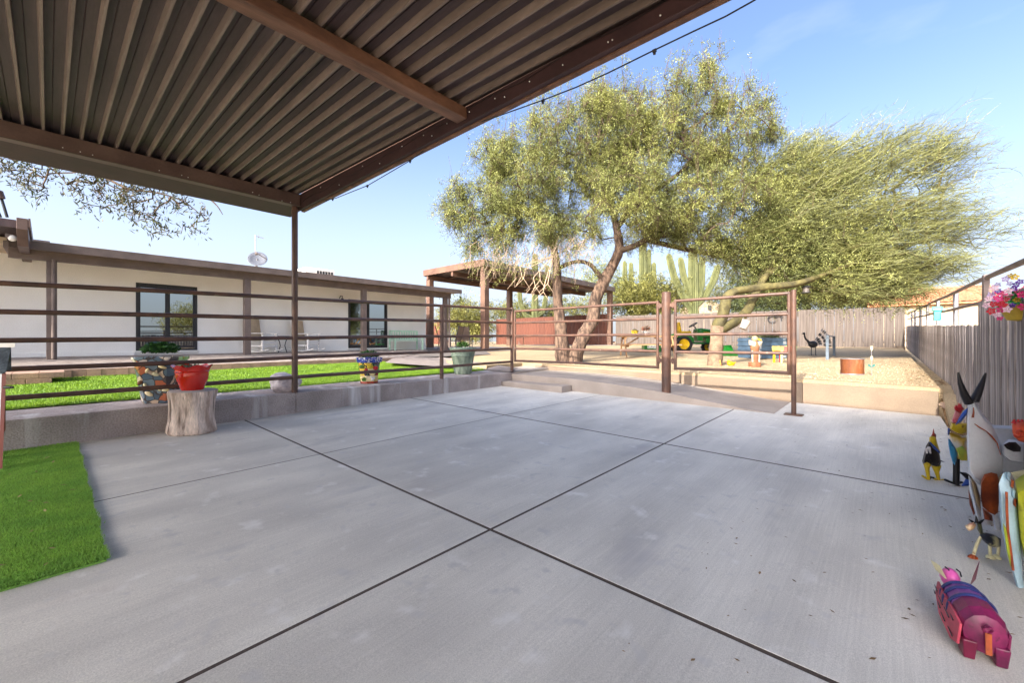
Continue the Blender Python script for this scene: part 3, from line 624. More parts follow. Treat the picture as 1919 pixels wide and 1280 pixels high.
# ================================================================== HOUSE
HX = -16.6
hs = thing('house', 'long low cream stucco house with flat brown porch roof', 'house', (HX, 2, .9))
def zf2(x, y): return zfloor(x, y)
Y0, Y1 = -14, 12.25
w1 = (at(255, 600, X=HX).y, at(370, 600, X=HX).y); w2 = (at(653, 600, X=HX).y, at(726, 600, X=HX).y)
zw = (1.02, 3.06)
mb = MB(); cuts = [Y0, w1[0], w1[1], w2[0], w2[1], Y1]
for i, (a, b) in enumerate(zip(cuts, cuts[1:])):
    if i in (1, 3): mb.box(HX - .25, HX, a, b, .7, zw[0]).box(HX - .25, HX, a, b, zw[1], 3.72)
    else: mb.box(HX - .25, HX, a, b, .7, 3.72)
mb.box(HX - 9, HX - .251, Y1 - .25, Y1 - .001, .7, 3.72)
mb.build('wall', stucco, hs)
MB().box(HX + .002, HX + .035, Y0, w1[0] - .03, .80, 1.0).box(HX + .002, HX + .035, w1[1] + .03, w2[0] - .03, .8, 1.0).box(HX + .002, HX + .035, w2[1] + .03, Y1 - .01, .8, 1.02).build('base_course', stucco, hs, bevel=.008)
for (a, b) in (w1, w2):
    fr = MB(); f_ = .07
    fr.box(HX - .08, HX + .02, a, b, zw[0], zw[0] + f_).box(HX - .08, HX + .02, a, b, zw[1] - f_, zw[1]).box(HX - .08, HX + .02, a, a + f_, zw[0] + f_, zw[1] - f_).box(HX - .08, HX + .02, b - f_, b, zw[0] + f_, zw[1] - f_)
    m_ = (a + b) / 2; fr.box(HX - .07, HX + .012, m_ - .022, m_ + .022, zw[0] + f_, zw[1] - f_)
    fo = fr.build('window', frame_blk, hs, bevel=.004)
    for c, e in ((a + f_, m_ - .022), (m_ + .022, b - f_)):
        MB().box(HX - .05, HX - .042, c + .002, e - .002, zw[0] + f_ + .002, zw[1] - f_ - .002).build('pane', glass, fo)
        MB().box(HX - .041, HX - .01, c + .003, c + .035, zw[0] + f_ + .003, zw[1] - f_ - .003).box(HX - .041, HX - .01, e - .035, e - .003, zw[0] + f_ + .003, zw[1] - f_ - .003).box(HX - .041, HX - .01, c + .035, e - .035, zw[0] + f_ + .003, zw[0] + f_ + .06).box(HX - .041, HX - .01, c + .035, e - .035, zw[1] - f_ - .06, zw[1] - f_ - .003).build('sash', frame_blk, fo)
    MB().box(HX + .003, HX + .06, a - .02, b + .02, zw[0] - .06, zw[0] - .003).build('sill', stucco, fo)
# porch roof
def zfa(y): return 3.645 + .006 * y
rf = MB(); rf.hexa([(-25.6, Y0, 3.55), (-14.82, Y0, 3.5), (-14.82, 12.9, 3.56), (-25.6, 12.9, 3.62)], [(-25.6, Y0, 3.68), (-14.82, Y0, 3.62), (-14.82, 12.9, 3.70), (-25.6, 12.9, 3.76)])
rfo = rf.build('roof', soffit, hs)
ys_ = -.62
MB().hexa([(-14.815, ys_, zfa(ys_) - .2), (-14.76, ys_, zfa(ys_) - .2), (-14.76, 12.95, zfa(12.95) - .19), (-14.815, 12.95, zfa(12.95) - .19)], [(-14.815, ys_, zfa(ys_)), (-14.76, ys_, zfa(ys_)), (-14.76, 12.95, zfa(12.95)), (-14.815, 12.95, zfa(12.95))]).build('fascia', trimm, rfo, bevel=.006)
mb = MB()
mb.hexa([(-15.27, ys_, 3.26), (-15.13, ys_, 3.26), (-15.13, 12.6, 3.31), (-15.27, 12.6, 3.31)], [(-15.27, ys_, 3.49), (-15.13, ys_, 3.49), (-15.13, 12.6, 3.55), (-15.27, 12.6, 3.55)]); mb.build('porch_beam', trimm, hs, bevel=.008)
for k, y in enumerate((.06, 4.25, 8.25, 12.3)):
    MB().box(-15.29, -15.11, y - .09, y + .09, zf2(-15.2, y) - .02, 3.27 + .004 * y).build('porch_post', trimm, hs, bevel=.008)
    if k == 0: MB().tube([(-15.07, y + .03, 3.3), (-15.07, y + .03, zf2(-15.2, y) + .02)], .04, 10).build('downpipe', trimm, hs, smooth=50)
    if k == 3: MB().tube([(-15.05, y + .12, 3.35), (-15.05, y + .12, zf2(-15.2, y) + .14), (-14.95, y + .2, zf2(-15.2, y) + .06)], .05, 10).build('downpipe', trimm, hs, smooth=50)
# roof gear
o = thing('satellite_dish', 'grey satellite dish on the flat house roof', 'satellite dish', (-17.5, 2.9, 3.72))
p = at(483, 485, X=-17.3)
Md = (Vector((.75, -.35, .45))).to_track_quat('Z', 'X').to_matrix().to_4x4()
MB().lathe([(.001, -.07), (.12, -.06), (.22, -.035), (.31, .0), (.325, .005), (.31, .012), (.22, -.02), (.12, -.045), (.001, -.05)], 20, p, Md).build('dish', flat('dish_grey', 96, 99, 108), o, smooth=50)
q = p + Md.to_3x3() @ Vector((0, 0, .36)) ; MB().tube([p + Md.to_3x3() @ Vector((0, -.3, 0)), q], .018, 6).tube([q, q - (q - p).normalized() * .1], .045, 8).build('feed_arm', flat('dish_arm', 120, 110, 108), o)
MB().tube([p - Vector((.05, 0, 0)), (p.x - .1, p.y, 3.66)], .03, 8).build('mast', flat('dish_mast', 120, 118, 120), o)
am = thing('roof_antenna', 'thin antenna mast rising behind the satellite dish', 'antenna', (-18.5, 3, 3.7))
p = at(479, 440, X=-18.2); MB().tube([(p.x, p.y, 3.68), p], .022, 6).build('mast', galv, am); MB().tube([p + Vector((0, -.02, -.04)), p + Vector((.1, .28, -.10))], .012, 6).tube([p + Vector((.02, .1, -.1)), p + Vector((.02, .1, .02))], .01, 5).build('crossbar', galv, am)
ac = thing('rooftop_unit', 'low white rooftop air unit with dark louvres', 'air conditioner', (-18, 6, 3.75))
a_, b_ = at(573, 507, X=-18), at(627, 512, X=-18)
MB().box(-19.2, -18, a_.y, b_.y, 3.73, at(573, 498, X=-18).z - .04).build('case', whitep, ac, bevel=.02)
for k in range(6): MB().box(-17.998, -17.98, b_.y - .75 + .12 * k, b_.y - .67 + .12 * k, 3.95, at(573, 498, X=-18).z - .14).build('louvre', blackm, ac)
sk = thing('roof_skylight', 'low white curb box on the roof above the left porch post', 'roof box', (-17, .3, 3.7))
a_, b_ = at(45, 446, X=-17), at(91, 446, X=-17)
MB().box(-18, -17, a_.y - .6, b_.y, 3.6, 4.0).build('case', whitep, sk); MB().box(-18.03, -16.97, a_.y - .6, b_.y + .03, 4.0, 4.04).build('rim', railgrey, sk)
# side porch roof end at far left
sp = thing('side_porch_roof', 'brown timber roof beam end of the side porch at the far left', 'porch roof', (-13.6, -.7, 3.6))
c = at(53, 410, X=-13.5); c2 = at(53, 431, X=-13.5); c3 = at(32, 443.5, X=-13.5); yb = c.y
poly = [(-13.5, yb, c.z), (-13.5, yb, c2.z), (-13.95, yb, c3.z - .12), (-19, yb, c3.z - .12), (-19, yb, c.z)]
MB().prism(poly, (0, -.16, 0)).build('beam', eavem, sp, bevel=.006)
MB().prism([(-13.49, yb + .004, c.z + .01), (-13.49, yb + .004, c2.z + .06), (-19, yb + .004, c2.z + .06), (-19, yb + .004, c.z + .01)], (0, .03, 0)).build('fascia_board', eavem, sp)
MB().box(-19, -13.7, yb - 1.1, yb - .17, c2.z + .05, c.z - .02).build('roof_deck', canm, sp)
MB().prism([at(6, 462, X=-14.55), at(16, 478, X=-14.55), at(16, 450, X=-14.55), at(6, 450, X=-14.55)], (-.08, 0, 0)).build('brace', trimm, sp)
fl = thing('eave_flood_lamp', 'small white round eave lamp under the side porch beam', 'lamp', at(24, 447, X=-13.9))
MB().ball(at(24, 446, X=-13.9), .07, 12).build('globe', whitep, fl, smooth=60); p = at(17, 442, X=-13.9); MB().box(p.x - .14, p.x + .04, p.y - .05, p.y + .05, p.z - .03, p.z + .04).build('bracket', trimm, fl)
ch = thing('angled_strut', 'dark slanted metal strut standing on the side porch roof', 'strut', at(5, 405, X=-13.9))
MB().tube([at(-2, 356, X=-13.9), at(4, 374, X=-13.9), at(14, 407, X=-13.9)], .025, 8).tube([at(-8, 385, X=-13.9), at(2, 407, X=-13.9)], .022, 8).build('strut', blackm, ch, smooth=50)
MB().tube([at(-3, 358, X=-13.88), at(2, 372, X=-13.88)], .07, 8).build('head', eavem, ch, smooth=50)
# wall lamp
wlamp = thing('barn_lamp', 'black barn style wall lamp left of the second house window', 'lamp', (HX, 7, 2.8))
p = at(642, 563, X=HX + .25)
MB().lathe([(.001, .10), (.04, .09), (.06, .03), (.17, -.05), (.172, -.06), (.05, .02), (.001, .03)], 16, p).build('shade', blackm, wlamp, smooth=40)
MB().tube([p + Vector((0, 0, .09)), p + Vector((0, 0, .18)), p + Vector((-.14, 0, .2)), p + Vector((-.25, 0, .1))], .016, 8).build('arm', blackm, wlamp, smooth=50)

# rocking chairs on the porch (local: seat faces +x)
def rocker(label):
    t = thing('rocking_chair', label, 'chair', (0, 0, 0), 0, 'white rocking chairs on the porch')
    for s in (-1, 1):
        rk = MB(); pts = [(-.52 + .1 * i, s * .27, .05 + .35 * ((-.52 + .1 * i) / 1.0) ** 2) for i in range(11)]
        rk.tube(pts, .022, 6).build('rocker', whitep, t, local=True, smooth=50)
        MB().box(.22, .27, s * .27 - .025, s * .27 + .025, .06, .62).build('leg', whitep, t, local=True)
        MB().hexa([(-.30, s * .27 - .025, .07), (-.25, s * .27 - .025, .07), (-.25, s * .27 + .025, .07), (-.30, s * .27 + .025, .07)], [(-.46, s * .27 - .025, 1.14), (-.41, s * .27 - .025, 1.14), (-.41, s * .27 + .025, 1.14), (-.46, s * .27 + .025, 1.14)]).build('back_post', whitep, t, local=True)
        MB().box(-.36, .34, s * .27 - .045, s * .27 + .045, .62, .645).build('armrest', whitep, t, local=True, bevel=.006)
        MB().box(-.27, .22, s * .27 - .012, s * .27 + .012, .22, .26).build('side_rail', whitep, t, local=True)
    MB().hexa([(-.26, -.25, .40), (.28, -.25, .43), (.28, .25, .43), (-.26, .25, .40)], [(-.26, -.25, .43), (.28, -.25, .46), (.28, .25, .46), (-.26, .25, .43)]).build('seat', tanw, t, local=True, bevel=.006)
    for z in (.2, .31): MB().box(.225, .265, -.26, .26, z, z + .05).build('stretcher', whitep, t, local=True)
    MB().hexa([(-.325, -.24, .48), (-.305, -.24, .48), (-.305, .24, .48), (-.325, .24, .48)], [(-.43, -.24, 1.1), (-.41, -.24, 1.1), (-.41, .24, 1.1), (-.43, .24, 1.1)]).build('back', tanw, t, local=True)
    MB().box(-.46, -.41, -.27, .27, 1.1, 1.16).build('top_rail', whitep, t, local=True, bevel=.006)
    return t
r1 = rocker('white rocking chair with tan woven back beside the porch post')
r2 = dup(r1); r2['label'] = 'white rocking chair with tan woven back right of the wire table'
for o, px in ((r1, 494), (r2, 577)):
    p = at(px, 660, X=-16.0); o.location = (p.x, p.y, zf2(p.x, p.y)); o.rotation_euler = (0, 0, TH - R(14)); o.scale = (1.08, 1.08, 1.08)
wt = thing('wire_table', 'small black wire side table between the rocking chairs', 'table', (0, 0, 0)); p = at(530, 660, X=-16.0); wt.location = (p.x, p.y, zf2(p.x, p.y))
for k in range(4):
    a = k * 1.571 + .4; MB().tube([(math.cos(a) * r_, math.sin(a) * r_, z) for r_, z in ((.2, 0), (.17, .06), (.10, .25), (.14, .4), (.22, .52), (.21, .58))], .011, 6).build('leg', blackm, wt, local=True, smooth=50)
MB().lathe([(.001, .58), (.24, .58), (.245, .59), (.24, .6), (.001, .6)], 20).build('top', blackm, wt, local=True)
bn = thing('garden_bench', 'mint green slatted garden bench against the house wall', 'bench', (0, 0, 0)); p = at(762, 655, X=-16.1)
bn.location = (p.x, p.y, zf2(p.x, p.y)); bn.rotation_euler = (0, 0, R(90))      # local: long axis x, faces -y... turned to face +X
L = .72
for s in (-1, 1):
    MB().box(s * L - .03, s * L + .03, -.25, -.2, 0, .62).build('leg', mint, bn, local=True); MB().box(s * L - .03, s * L + .03, .18, .23, 0, .88).build('leg', mint, bn, local=True)
    MB().box(s * L - .03, s * L + .03, -.27, .2, .6, .64).build('armrest', mint, bn, local=True)
for k in range(4): MB().box(-L, L, -.24 + .11 * k, -.15 + .11 * k, .41, .435).build('slat', mint, bn, local=True)
for k in range(11): MB().box(-L + .08 + .128 * k, -L + .13 + .128 * k, .19, .21, .5, .82).build('back_slat', mint, bn, local=True)
MB().box(-L, L, .18, .22, .82, .88).build('top_rail', mint, bn, local=True); MB().box(-L, L, .18, .22, .46, .5).build('lower_rail', mint, bn, local=True)

# ================================================================== RAMADA
rm = thing('ramada', 'tall brown flat roofed ramada with square posts', 'ramada', (-17.4, 21, .95))
RX0, RX1, RY0, RY1 = -19.8, -14.9, 14.55, 27.9
zr0, zr1 = 5.42, 5.33
rz = lambda x: zr0 - (RX1 - x) * 0
postm = M('ramada_post_paint', srgb(112, 84, 68), .6, col2=srgb(90, 66, 54), scale=2, fine=.08)
MB().hexa([(RX0, RY0, 5.19), (RX1, RY0, 5.19), (RX1, RY1, 5.10), (RX0, RY1, 5.10)], [(RX0, RY0, 5.26), (RX1, RY0, 5.26), (RX1, RY1, 5.17), (RX0, RY1, 5.17)]).build('roof_deck', canm, rm)
MB().box(RX0 - .08, RX1 + .08, RY0 - .08, RY0 - .005, 5.08, 5.42).build('fascia', postm, rm, bevel=.01)
MB().hexa([(RX1 + .005, RY0, 5.06), (RX1 + .08, RY0, 5.06), (RX1 + .08, RY1, 4.97), (RX1 + .005, RY1, 4.97)], [(RX1 + .005, RY0, 5.40), (RX1 + .08, RY0, 5.40), (RX1 + .08, RY1, 5.3), (RX1 + .005, RY1, 5.3)]).build('fascia', trimm, rm, bevel=.01)
MB().hexa([(RX0 - .08, RY0, 5.06), (RX0 - .005, RY0, 5.06), (RX0 - .005, RY1, 4.97), (RX0 - .08, RY1, 4.97)], [(RX0 - .08, RY0, 5.40), (RX0 - .005, RY0, 5.40), (RX0 - .005, RY1, 5.3), (RX0 - .08, RY1, 5.3)]).build('fascia', trimm, rm, bevel=.01)
for x in (RX0 + .2, -17.4, RX1 - .18): MB().box(x - .08, x + .08, RY0, RY1, 4.84, 5.09).build('beam', postm, rm, bevel=.008)
for y in np.linspace(RY0 + 1.6, RY1 - .6, 7): MB().box(RX0, RX1, y - .05, y + .05, 5.09, 5.185 - .04).build('joist', postm, rm)
for x, y in ((RX1 - .18, 14.75), (RX0 + .2, 14.75), (RX1 - .18, 27.6), (RX0 + .2, 21.6), (RX0 + .2, 27.4)):
    MB().box(x - .16, x + .16, y - .16, y + .16, zg(x, y) - .05, 4.85).build('post', postm, rm, bevel=.012)
mb = MB().box(-.6, .6, -.6, .6, .70, .735); 
dtab = thing('patio_table', 'dark round patio table under the ramada', 'table', (0, 0, 0)); p = at(856, 655, t=21.5); dtab.location = (p.x, p.y, zg(p.x, p.y) + .03)
MB().lathe([(.001, .70), (.62, .70), (.64, .715), (.62, .73), (.001, .73)], 24).build('top', blackm, dtab, local=True)
for k in range(4): MB().tube([(math.cos(k * 1.57 + .8) * .45, math.sin(k * 1.57 + .8) * .45, 0), (math.cos(k * 1.57 + .8) * .35, math.sin(k * 1.57 + .8) * .35, .7)], .02, 6).build('leg', blackm, dtab, local=True)
def pchair(label, seatm):
    t = thing('patio_chair', label, 'chair', (0, 0, 0), 0, 'dark patio chairs under the ramada')
    MB().box(-.24, .24, -.24, .26, .40, .43).build('seat', seatm, t, local=True)
    MB().hexa([(-.23, .25, .44), (.23, .25, .44), (.23, .27, .44), (-.23, .27, .44)], [(-.22, .40, 1.02), (.22, .40, 1.02), (.22, .42, 1.02), (-.22, .42, 1.02)]).build('back', seatm, t, local=True)
    for s in (-1, 1):
        MB().tube([(s * .27, -.25, 0), (s * .27, -.24, .62), (s * .27, .26, .62)], .018, 6).build('front_frame', blackm, t, local=True, smooth=50)
        MB().tube([(s * .26, .3, 0), (s * .25, .25, .42), (s * .23, .42, 1.04)], .018, 6).build('rear_frame', blackm, t, local=True, smooth=50)
    return t
tanb = flat('taupe_sling', 132, 110, 92, .8)
c1 = pchair('taupe sling patio chair facing the table under the ramada', tanb)
c2 = dup(c1); c2['label'] = 'dark patio chair partly hidden by the house corner post'
c3 = dup(c1); c3['label'] = 'dark patio chair draped with a navy cloth beside the table'
for o, px, tt, rz_ in ((c1, 872, 20.6, 15), (c2, 834, 21.5, 100), (c3, 849, 20.2, 250)):
    p = at(px, 655, t=tt); o.location = (p.x, p.y, zg(p.x, p.y) + .03); o.rotation_euler = (0, 0, TH + R(rz_)); o.scale = (1.15, 1.15, 1.15)
for x, y in []: pass

# ================================================================== NEIGHBOUR HOUSE
nh = thing('neighbour_house', 'neighbour house with clay tile roof behind the board fence', 'house', (4, 44, 1))
hx0, hx1, hy = -1.8, 5.6, 40.0
a_ = at(1700, 566, Y=hy); b_ = at(1862, 566, Y=hy); zE = 4.0
hx0, hx1 = at(1640, 566, Y=hy).x, at(1852, 566, Y=hy).x + .2
zE = at(1780, 567, Y=hy).z; zR = at(1780, 537, Y=hy + 3).z
MB().box(hx0, hx1, hy, hy + 7, .8, zE - .05).build('wall', beigew, nh)
rx0, rx1 = hx0 - .4, hx1 + .3; prj = 10
n = int((rx1 - rx0) / .27); run = 3.4
roof = MB().box(rx0, rx1, hy - .4, hy + 7.4, zE - .1, zE - .02); roof.prism([(rx0, hy - .4, zE - .02), (rx0, hy + 3.2, zR - .05), (rx0, hy + 7.2, zE - .02)], (rx1 - rx0, 0, 0)); roof.build('roof', rooftile, nh)
cr_ = None; rowsN = 12
for j in range(rowsN):       # courses of barrel tiles, one mesh per course
    y0 = hy - .45 + (3.65 / rowsN) * j; y1 = y0 + 3.65 / rowsN * 1.12; z0 = zE + (zR - zE) * j / rowsN; z1 = zE + (zR - zE) * (j + 1.12) / rowsN
    mb = MB(); v = []
    xe0 = rx0; xe1 = rx1 - (.0)
    m_ = int((xe1 - xe0) / .045)
    for i in range(m_ + 1):
        x = xe0 + .045 * i; h = .05 * abs(math.sin(math.pi * (x - rx0) / .27)); v += [(x, y0, z0 + .03 + h), (x, y1, z1 + h)]
    mb.add(v, [(2 * i, 2 * i + 2, 2 * i + 3, 2 * i + 1) for i in range(m_)]); mb.build('tile_course', rooftile, nh)
# pipe fence of the neighbour yard
nf = thing('far_pipe_fence', 'thin pipe fence in front of the neighbour house wall', 'fence', (4, 36, 1))
for z in (1.35, 1.75, 2.15): MB().tube([at(1690, 600, Y=36) * 1 + Vector((-4, 0, z - at(1690, 600, Y=36).z)), Vector((12, 36, z))], .03, 6).build('rail', railgrey, nf)
for x in np.linspace(-1, 11, 6): MB().tube([(x, 36, .7), (x, 36, 2.2)], .04, 6).build('post', railgrey, nf)
# distant roof glimpsed left of the speckled trunk
dh = thing('distant_house', 'distant tan house glimpsed above the fence behind the speckled trunk', 'house', (-16, 48, 1))
a_, b_ = at(1312, 575, t=52), at(1352, 575, t=52)
w_ = (b_ - a_); MB().prism([Vector((a_.x, a_.y, .9)), Vector((b_.x, b_.y, .9)), Vector((b_.x, b_.y, at(1352, 572, t=52).z)), at(1335, 563, t=52), Vector((a_.x, a_.y, at(1312, 572, t=52).z))], Vector((-ST, CT, 0)) * 6).build('wall', beigew, dh)
c = (a_ + b_) / 2
p = at(1328, 577, t=51.98); MB().box(p.x - .35, p.x + .35, p.y - .02, p.y + .02, p.z - .3, p.z + .35).build('window', frame_blk, dh)

# ================================================================== POTS ON THE CURB
def foliage_clump(name, c, r, n, lw, ll, mat, parent, seed=0, up=.5):
    r_ = np.random.default_rng(seed); d = r_.normal(size=(n, 3)); d /= np.linalg.norm(d, axis=1)[:, None]; d[:, 2] = np.abs(d[:, 2]) * .9
    P = np.array(c) + d * np.array(r) * r_.uniform(.35, 1, n)[:, None]
    ax = d + r_.normal(scale=.6, size=(n, 3)) + [0, 0, up * .3]; ax /= np.linalg.norm(ax, axis=1)[:, None]
    sd = np.cross(ax, r_.normal(size=(n, 3))); sd /= np.linalg.norm(sd, axis=1)[:, None]
    L_ = ll * r_.uniform(.6, 1.2, n)[:, None]; W_ = lw * r_.uniform(.7, 1.2, n)[:, None]
    V = np.empty((n, 4, 3)); V[:, 0] = P - ax * L_ * .5; V[:, 1] = P + sd * W_ * .5; V[:, 2] = P + ax * L_ * .5; V[:, 3] = P - sd * W_ * .5
    return fast_mesh(name, V.reshape(-1, 3), 4, mat, parent)
def pot_base(px, py, X, dz=0): p = at(px, py, X=X); return Vector((p.x, p.y, zcurb(p.y) + .008))
# carved-relief planter
b = pot_base(303, 754, -7.50)
t = thing('relief_planter', 'large square tapered planter with blue and tan painted relief', 'planter', b)
Mr = Matrix.Rotation(TH + R(18), 4, 'Z'); k = .172; k2 = .255
def sqlathe(prof, c): return [(c[0], c[1])]
mb = MB(); lv = [(.165, 0), (.175, .03), (.245, .57), (.265, .60), (.265, .63), (.225, .63), (.215, .56)]
v = []; 
for r_, z in lv:
    for j in range(16):
        a = 2 * math.pi * (j + .5) / 16; s_ = 1 / max(abs(math.cos(a)), abs(math.sin(a))); s_ = min(s_, 1.28)
        v.append(b + Mr @ Vector((r_ * s_ * math.cos(a), r_ * s_ * math.sin(a), z)))
f = [(i * 16 + j, i * 16 + (j + 1) % 16, (i + 1) * 16 + (j + 1) % 16, (i + 1) * 16 + j) for i in range(len(lv) - 1) for j in range(16)] + [tuple(range(96, 112)), tuple(range(16))[::-1]]
mb.add(v, f).build('pot', mosaic, t, smooth=35)
rngp = random.Random(4)
for i in range(22):   # raised painted shapes on the sides
    a = rngp.choice([-1.57, 0, 3.14]) ; z = rngp.uniform(.06, .52); w_ = .17 + .085 * z / .6; s_ = rngp.uniform(-.75, .75) * w_
    p = b + Mr @ (Matrix.Rotation(a, 4, 'Z') @ Vector((w_ * 1.06, s_, z)))
    Mq = (Mr @ Matrix.Rotation(a, 4, 'Z') @ Matrix.Rotation(rngp.uniform(0, 3), 4, 'X')).to_3x3().to_4x4()
    MB().ball(p, (.016, rngp.uniform(.03, .055), rngp.uniform(.02, .03)), 8, Mq).build('relief', rngp.choice([p_cream, carved, tal_low, p_blk, p_cream]), t, smooth=60)
o = foliage_clump('plant', b + Vector((0, 0, .70)), (.2, .2, .16), 240, .07, .10, leaf_pot, t, 1)
# red pot on the log
sb = at(361, 806, z=.108); sb = Vector((-6.72, at(361, 806, X=-6.72).y, 0)); sb.z = zp(sb.x, sb.y)
sg = thing('log_stump', 'pale petrified log stump standing on the patio against the curb', 'stump', sb)
wob = lambda a, z: 1 + .05 * math.sin(3 * a + z * 3) + .035 * math.sin(7 * a + 1 + z * 5) + .02 * math.sin(13 * a + z * 9) + .05 * math.cos(a - 2)
MB().lathe([(.24, 0), (.262, .03), (.255, .09), (.238, .2), (.236, .32), (.246, .44), (.262, .525), (.258, .545)], 56, sb, wob=wob).build('log', stumpm, sg, smooth=50)
MB().lathe([(.2575, .544), (.24, .556), (.1, .558), (.001, .558)], 56, sb, wob=wob).build('cut_top', stumptop, sg, smooth=50)
pb_ = sb + Vector((0, 0, .556))
rp = thing('red_pot', 'glossy red pot with wavy rim on the log stump', 'pot', pb_)
wv = lambda a, z: 1 + (.045 * math.sin(6 * a) if z > .26 else 0)
pr_ = [(.115, 0), (.125, .012), (.128, .03), (.150, .09), (.172, .15), (.180, .2), (.178, .225), (.186, .232), (.187, .242), (.178, .25), (.184, .275), (.202, .305), (.212, .315), (.206, .318), (.18, .29), (.16, .25), (.001, .25)]
vv = MB(); vv.lathe(pr_, 48, pb_, wob=wv)
vv.v = [(x, y, z + (.016 * math.sin(6 * math.atan2(y - pb_.y, x - pb_.x) + 1.0) if z > pb_.z + .28 else 0)) for x, y, z in vv.v]
vv.build('pot', redpot, rp, smooth=50)
foliage_clump('succulents', pb_ + Vector((0, 0, .27)), (.12, .12, .07), 110, .025, .06, [M('grey_succulent', (.14, .19, .1), .5, isl=.5)], rp, 3)
# quartz boulder
b = Vector((-7.42, at(535, 733, X=-7.42).y, 0)); b.z = zcurb(b.y) + .005
mb = MB().ball((0, 0, 0), (1, 1, 1), 26); rv = np.array(mb.v); nn = []
dirs = np.random.default_rng(12).normal(size=(22, 3)); dirs /= np.linalg.norm(dirs, axis=1)[:, None]; hs_ = np.random.default_rng(5).uniform(.7, .95, 22)
for p in rv:
    q = p / np.linalg.norm(p); s_ = min([h / max(q @ d_, 1e-3) for d_, h in zip(dirs, hs_) if q @ d_ > .2] + [1.05]); nn.append(q * min(s_, 1.05))
nn = np.array(nn) * [.24, .27, .19]; mb.v = [tuple(Vector(p) + b + Vector((0, 0, .135))) for p in nn]
tag(mb.build('quartz_boulder', quartz, smooth=25), 'white quartz boulder on the curb behind the canopy post', 'boulder')
mb.v = [(x, y, max(z, b.z)) for x, y, z in mb.v]
# talavera pot
b = pot_base(692, 717, -7.55)
t = thing('painted_pot', 'bright painted pot with blue rim and red and yellow panels', 'pot', b)
oct_ = lambda a, z: 1
MB().lathe([(.16, 0), (.165, .015), (.178, .15)], 8, b).build('lower_body', tal_low, t); MB().lathe([(.17, .0), (.174, .02), (.17, .04)], 8, b).build('foot_band', flat('terracotta_band', 156, 60, 34, .3), t)
MB().lathe([(.178, .152), (.215, .40)], 8, b).build('upper_body', tal_body, t)
MB().lathe([(.218, .40), (.245, .415), (.262, .48), (.262, .50), (.235, .50), (.21, .44), (.001, .44)], 8, b).build('rim', tal_rim, t)
fdir = Vector((-b.x, -b.y, 0)).normalized(); sdir = Vector((-fdir.y, fdir.x, 0))
def onpot(s_, z): r_ = .178 + (.215 - .178) * (z - .15) / .25 if z > .15 else .162 + .016 * z / .15; return b + fdir * (r_ * .96 - abs(s_) * .12) + sdir * s_ + Vector((0, 0, z))
for s_, z, rr, m_ in ((.02, .33, .06, p_yel), (-.13, .33, .05, leaf_pot2), (.12, .3, .05, p_red), (-.05, .27, .035, p_red)):
    MB().ball(onpot(s_, z), (rr * .35, rr, rr * .8), 12, Matrix.Rotation(math.atan2(fdir.y, fdir.x), 4, 'Z')).build('painted_sun' if m_ is p_yel else 'painted_petal', m_, t, smooth=60)
for k in range(-2, 3): MB().tube([onpot(-.09 + .012 * k, .05), onpot(-.09 + .022 * k, .13 - .012 * abs(k))], .009, 6).build('painted_cactus', leaf_pot2, t)
for q in ([(.03, .14), (.06, .10), (.09, .05)], [(.04, .06), (.07, .09), (.10, .13)], [(.06, .10), (.11, .1)]): MB().tube([onpot(*w_) for w_ in q], [.012, .014, .004][:len(q)], 6).build('painted_bird', p_white, t)
foliage_clump('plant', b + Vector((0, 0, .52)), (.19, .19, .12), 260, .04, .09, leaf_pot, t, 5)
# green pot
b = pot_base(868, 699.5, -7.72)
t = thing('green_pot', 'tall verdigris green pot near the fence corner', 'pot', b)
MB().lathe([(.20, 0), (.21, .02), (.275, .42), (.295, .44), (.298, .455), (.285, .47), (.315, .60), (.33, .61), (.33, .64), (.30, .645), (.28, .55), (.001, .55)], 40, b).build('pot', greenpot, t, smooth=40)
foliage_clump('plant', b + Vector((0, .0, .67)), (.16, .16, .13), 260, .035, .08, leaf_pot2, t, 6)

# birdhouse-like cabinet at the left frame edge
cb = thing('garden_cabinet', 'small garden cabinet with grey shingle roof and red brown legs', 'cabinet', (-5.65, -.42, .08))
def q_(x, y, z): return Vector((x, y, z))
cx, cy = -5.62, -.55
zt0 = zp(cx, cy)
shing = M('slate_shingle', srgb(74, 84, 92), .9, col2=srgb(52, 60, 68), scale=20, fine=.35, fscale=60)
p1 = at(10, 800, t=3.95); p2 = at(2, 897, z=zp(-6.2, -.3) + .01); 
fr = Vector((CT, ST, 0)); bk_ = at(10, 700, t=1) - Vector((0, 0, CH)); bk_.z = 0; bk_.normalize()
def loc(px, py, t): return at(px, py, t=t)
T_ = 3.9
body = [loc(-75, 700, T_), loc(7, 700, T_), loc(7, 810, T_), loc(-75, 810, T_)]
MB().prism(body, bk_ * .32).build('body', p_white, cb, bevel=.004)
MB().prism([loc(7, 700, T_ - .01), loc(11, 700, T_ - .01), loc(11, 806, T_ - .01), loc(7, 812, T_ - .01)], bk_ * .34).build('side_panel', carved, cb)
MB().prism([loc(-80, 650, T_ + .16), loc(21, 650, T_ + .16), loc(12, 694, T_ - .06), loc(-80, 694, T_ - .06)], Vector((0, 0, -.02))).build('roof', shing, cb)
MB().prism([loc(-80, 650, T_ + .165), loc(21, 650, T_ + .165), loc(22, 690, T_ + .4), loc(-80, 690, T_ + .4)], Vector((0, 0, -.02))).build('roof', shing, cb)
MB().prism([loc(-80, 643, T_ + .12), loc(28, 643, T_ + .12), loc(28, 651, T_ + .12), loc(-80, 651, T_ + .12)], bk_ * .10).build('ridge_cap', whitep, cb)
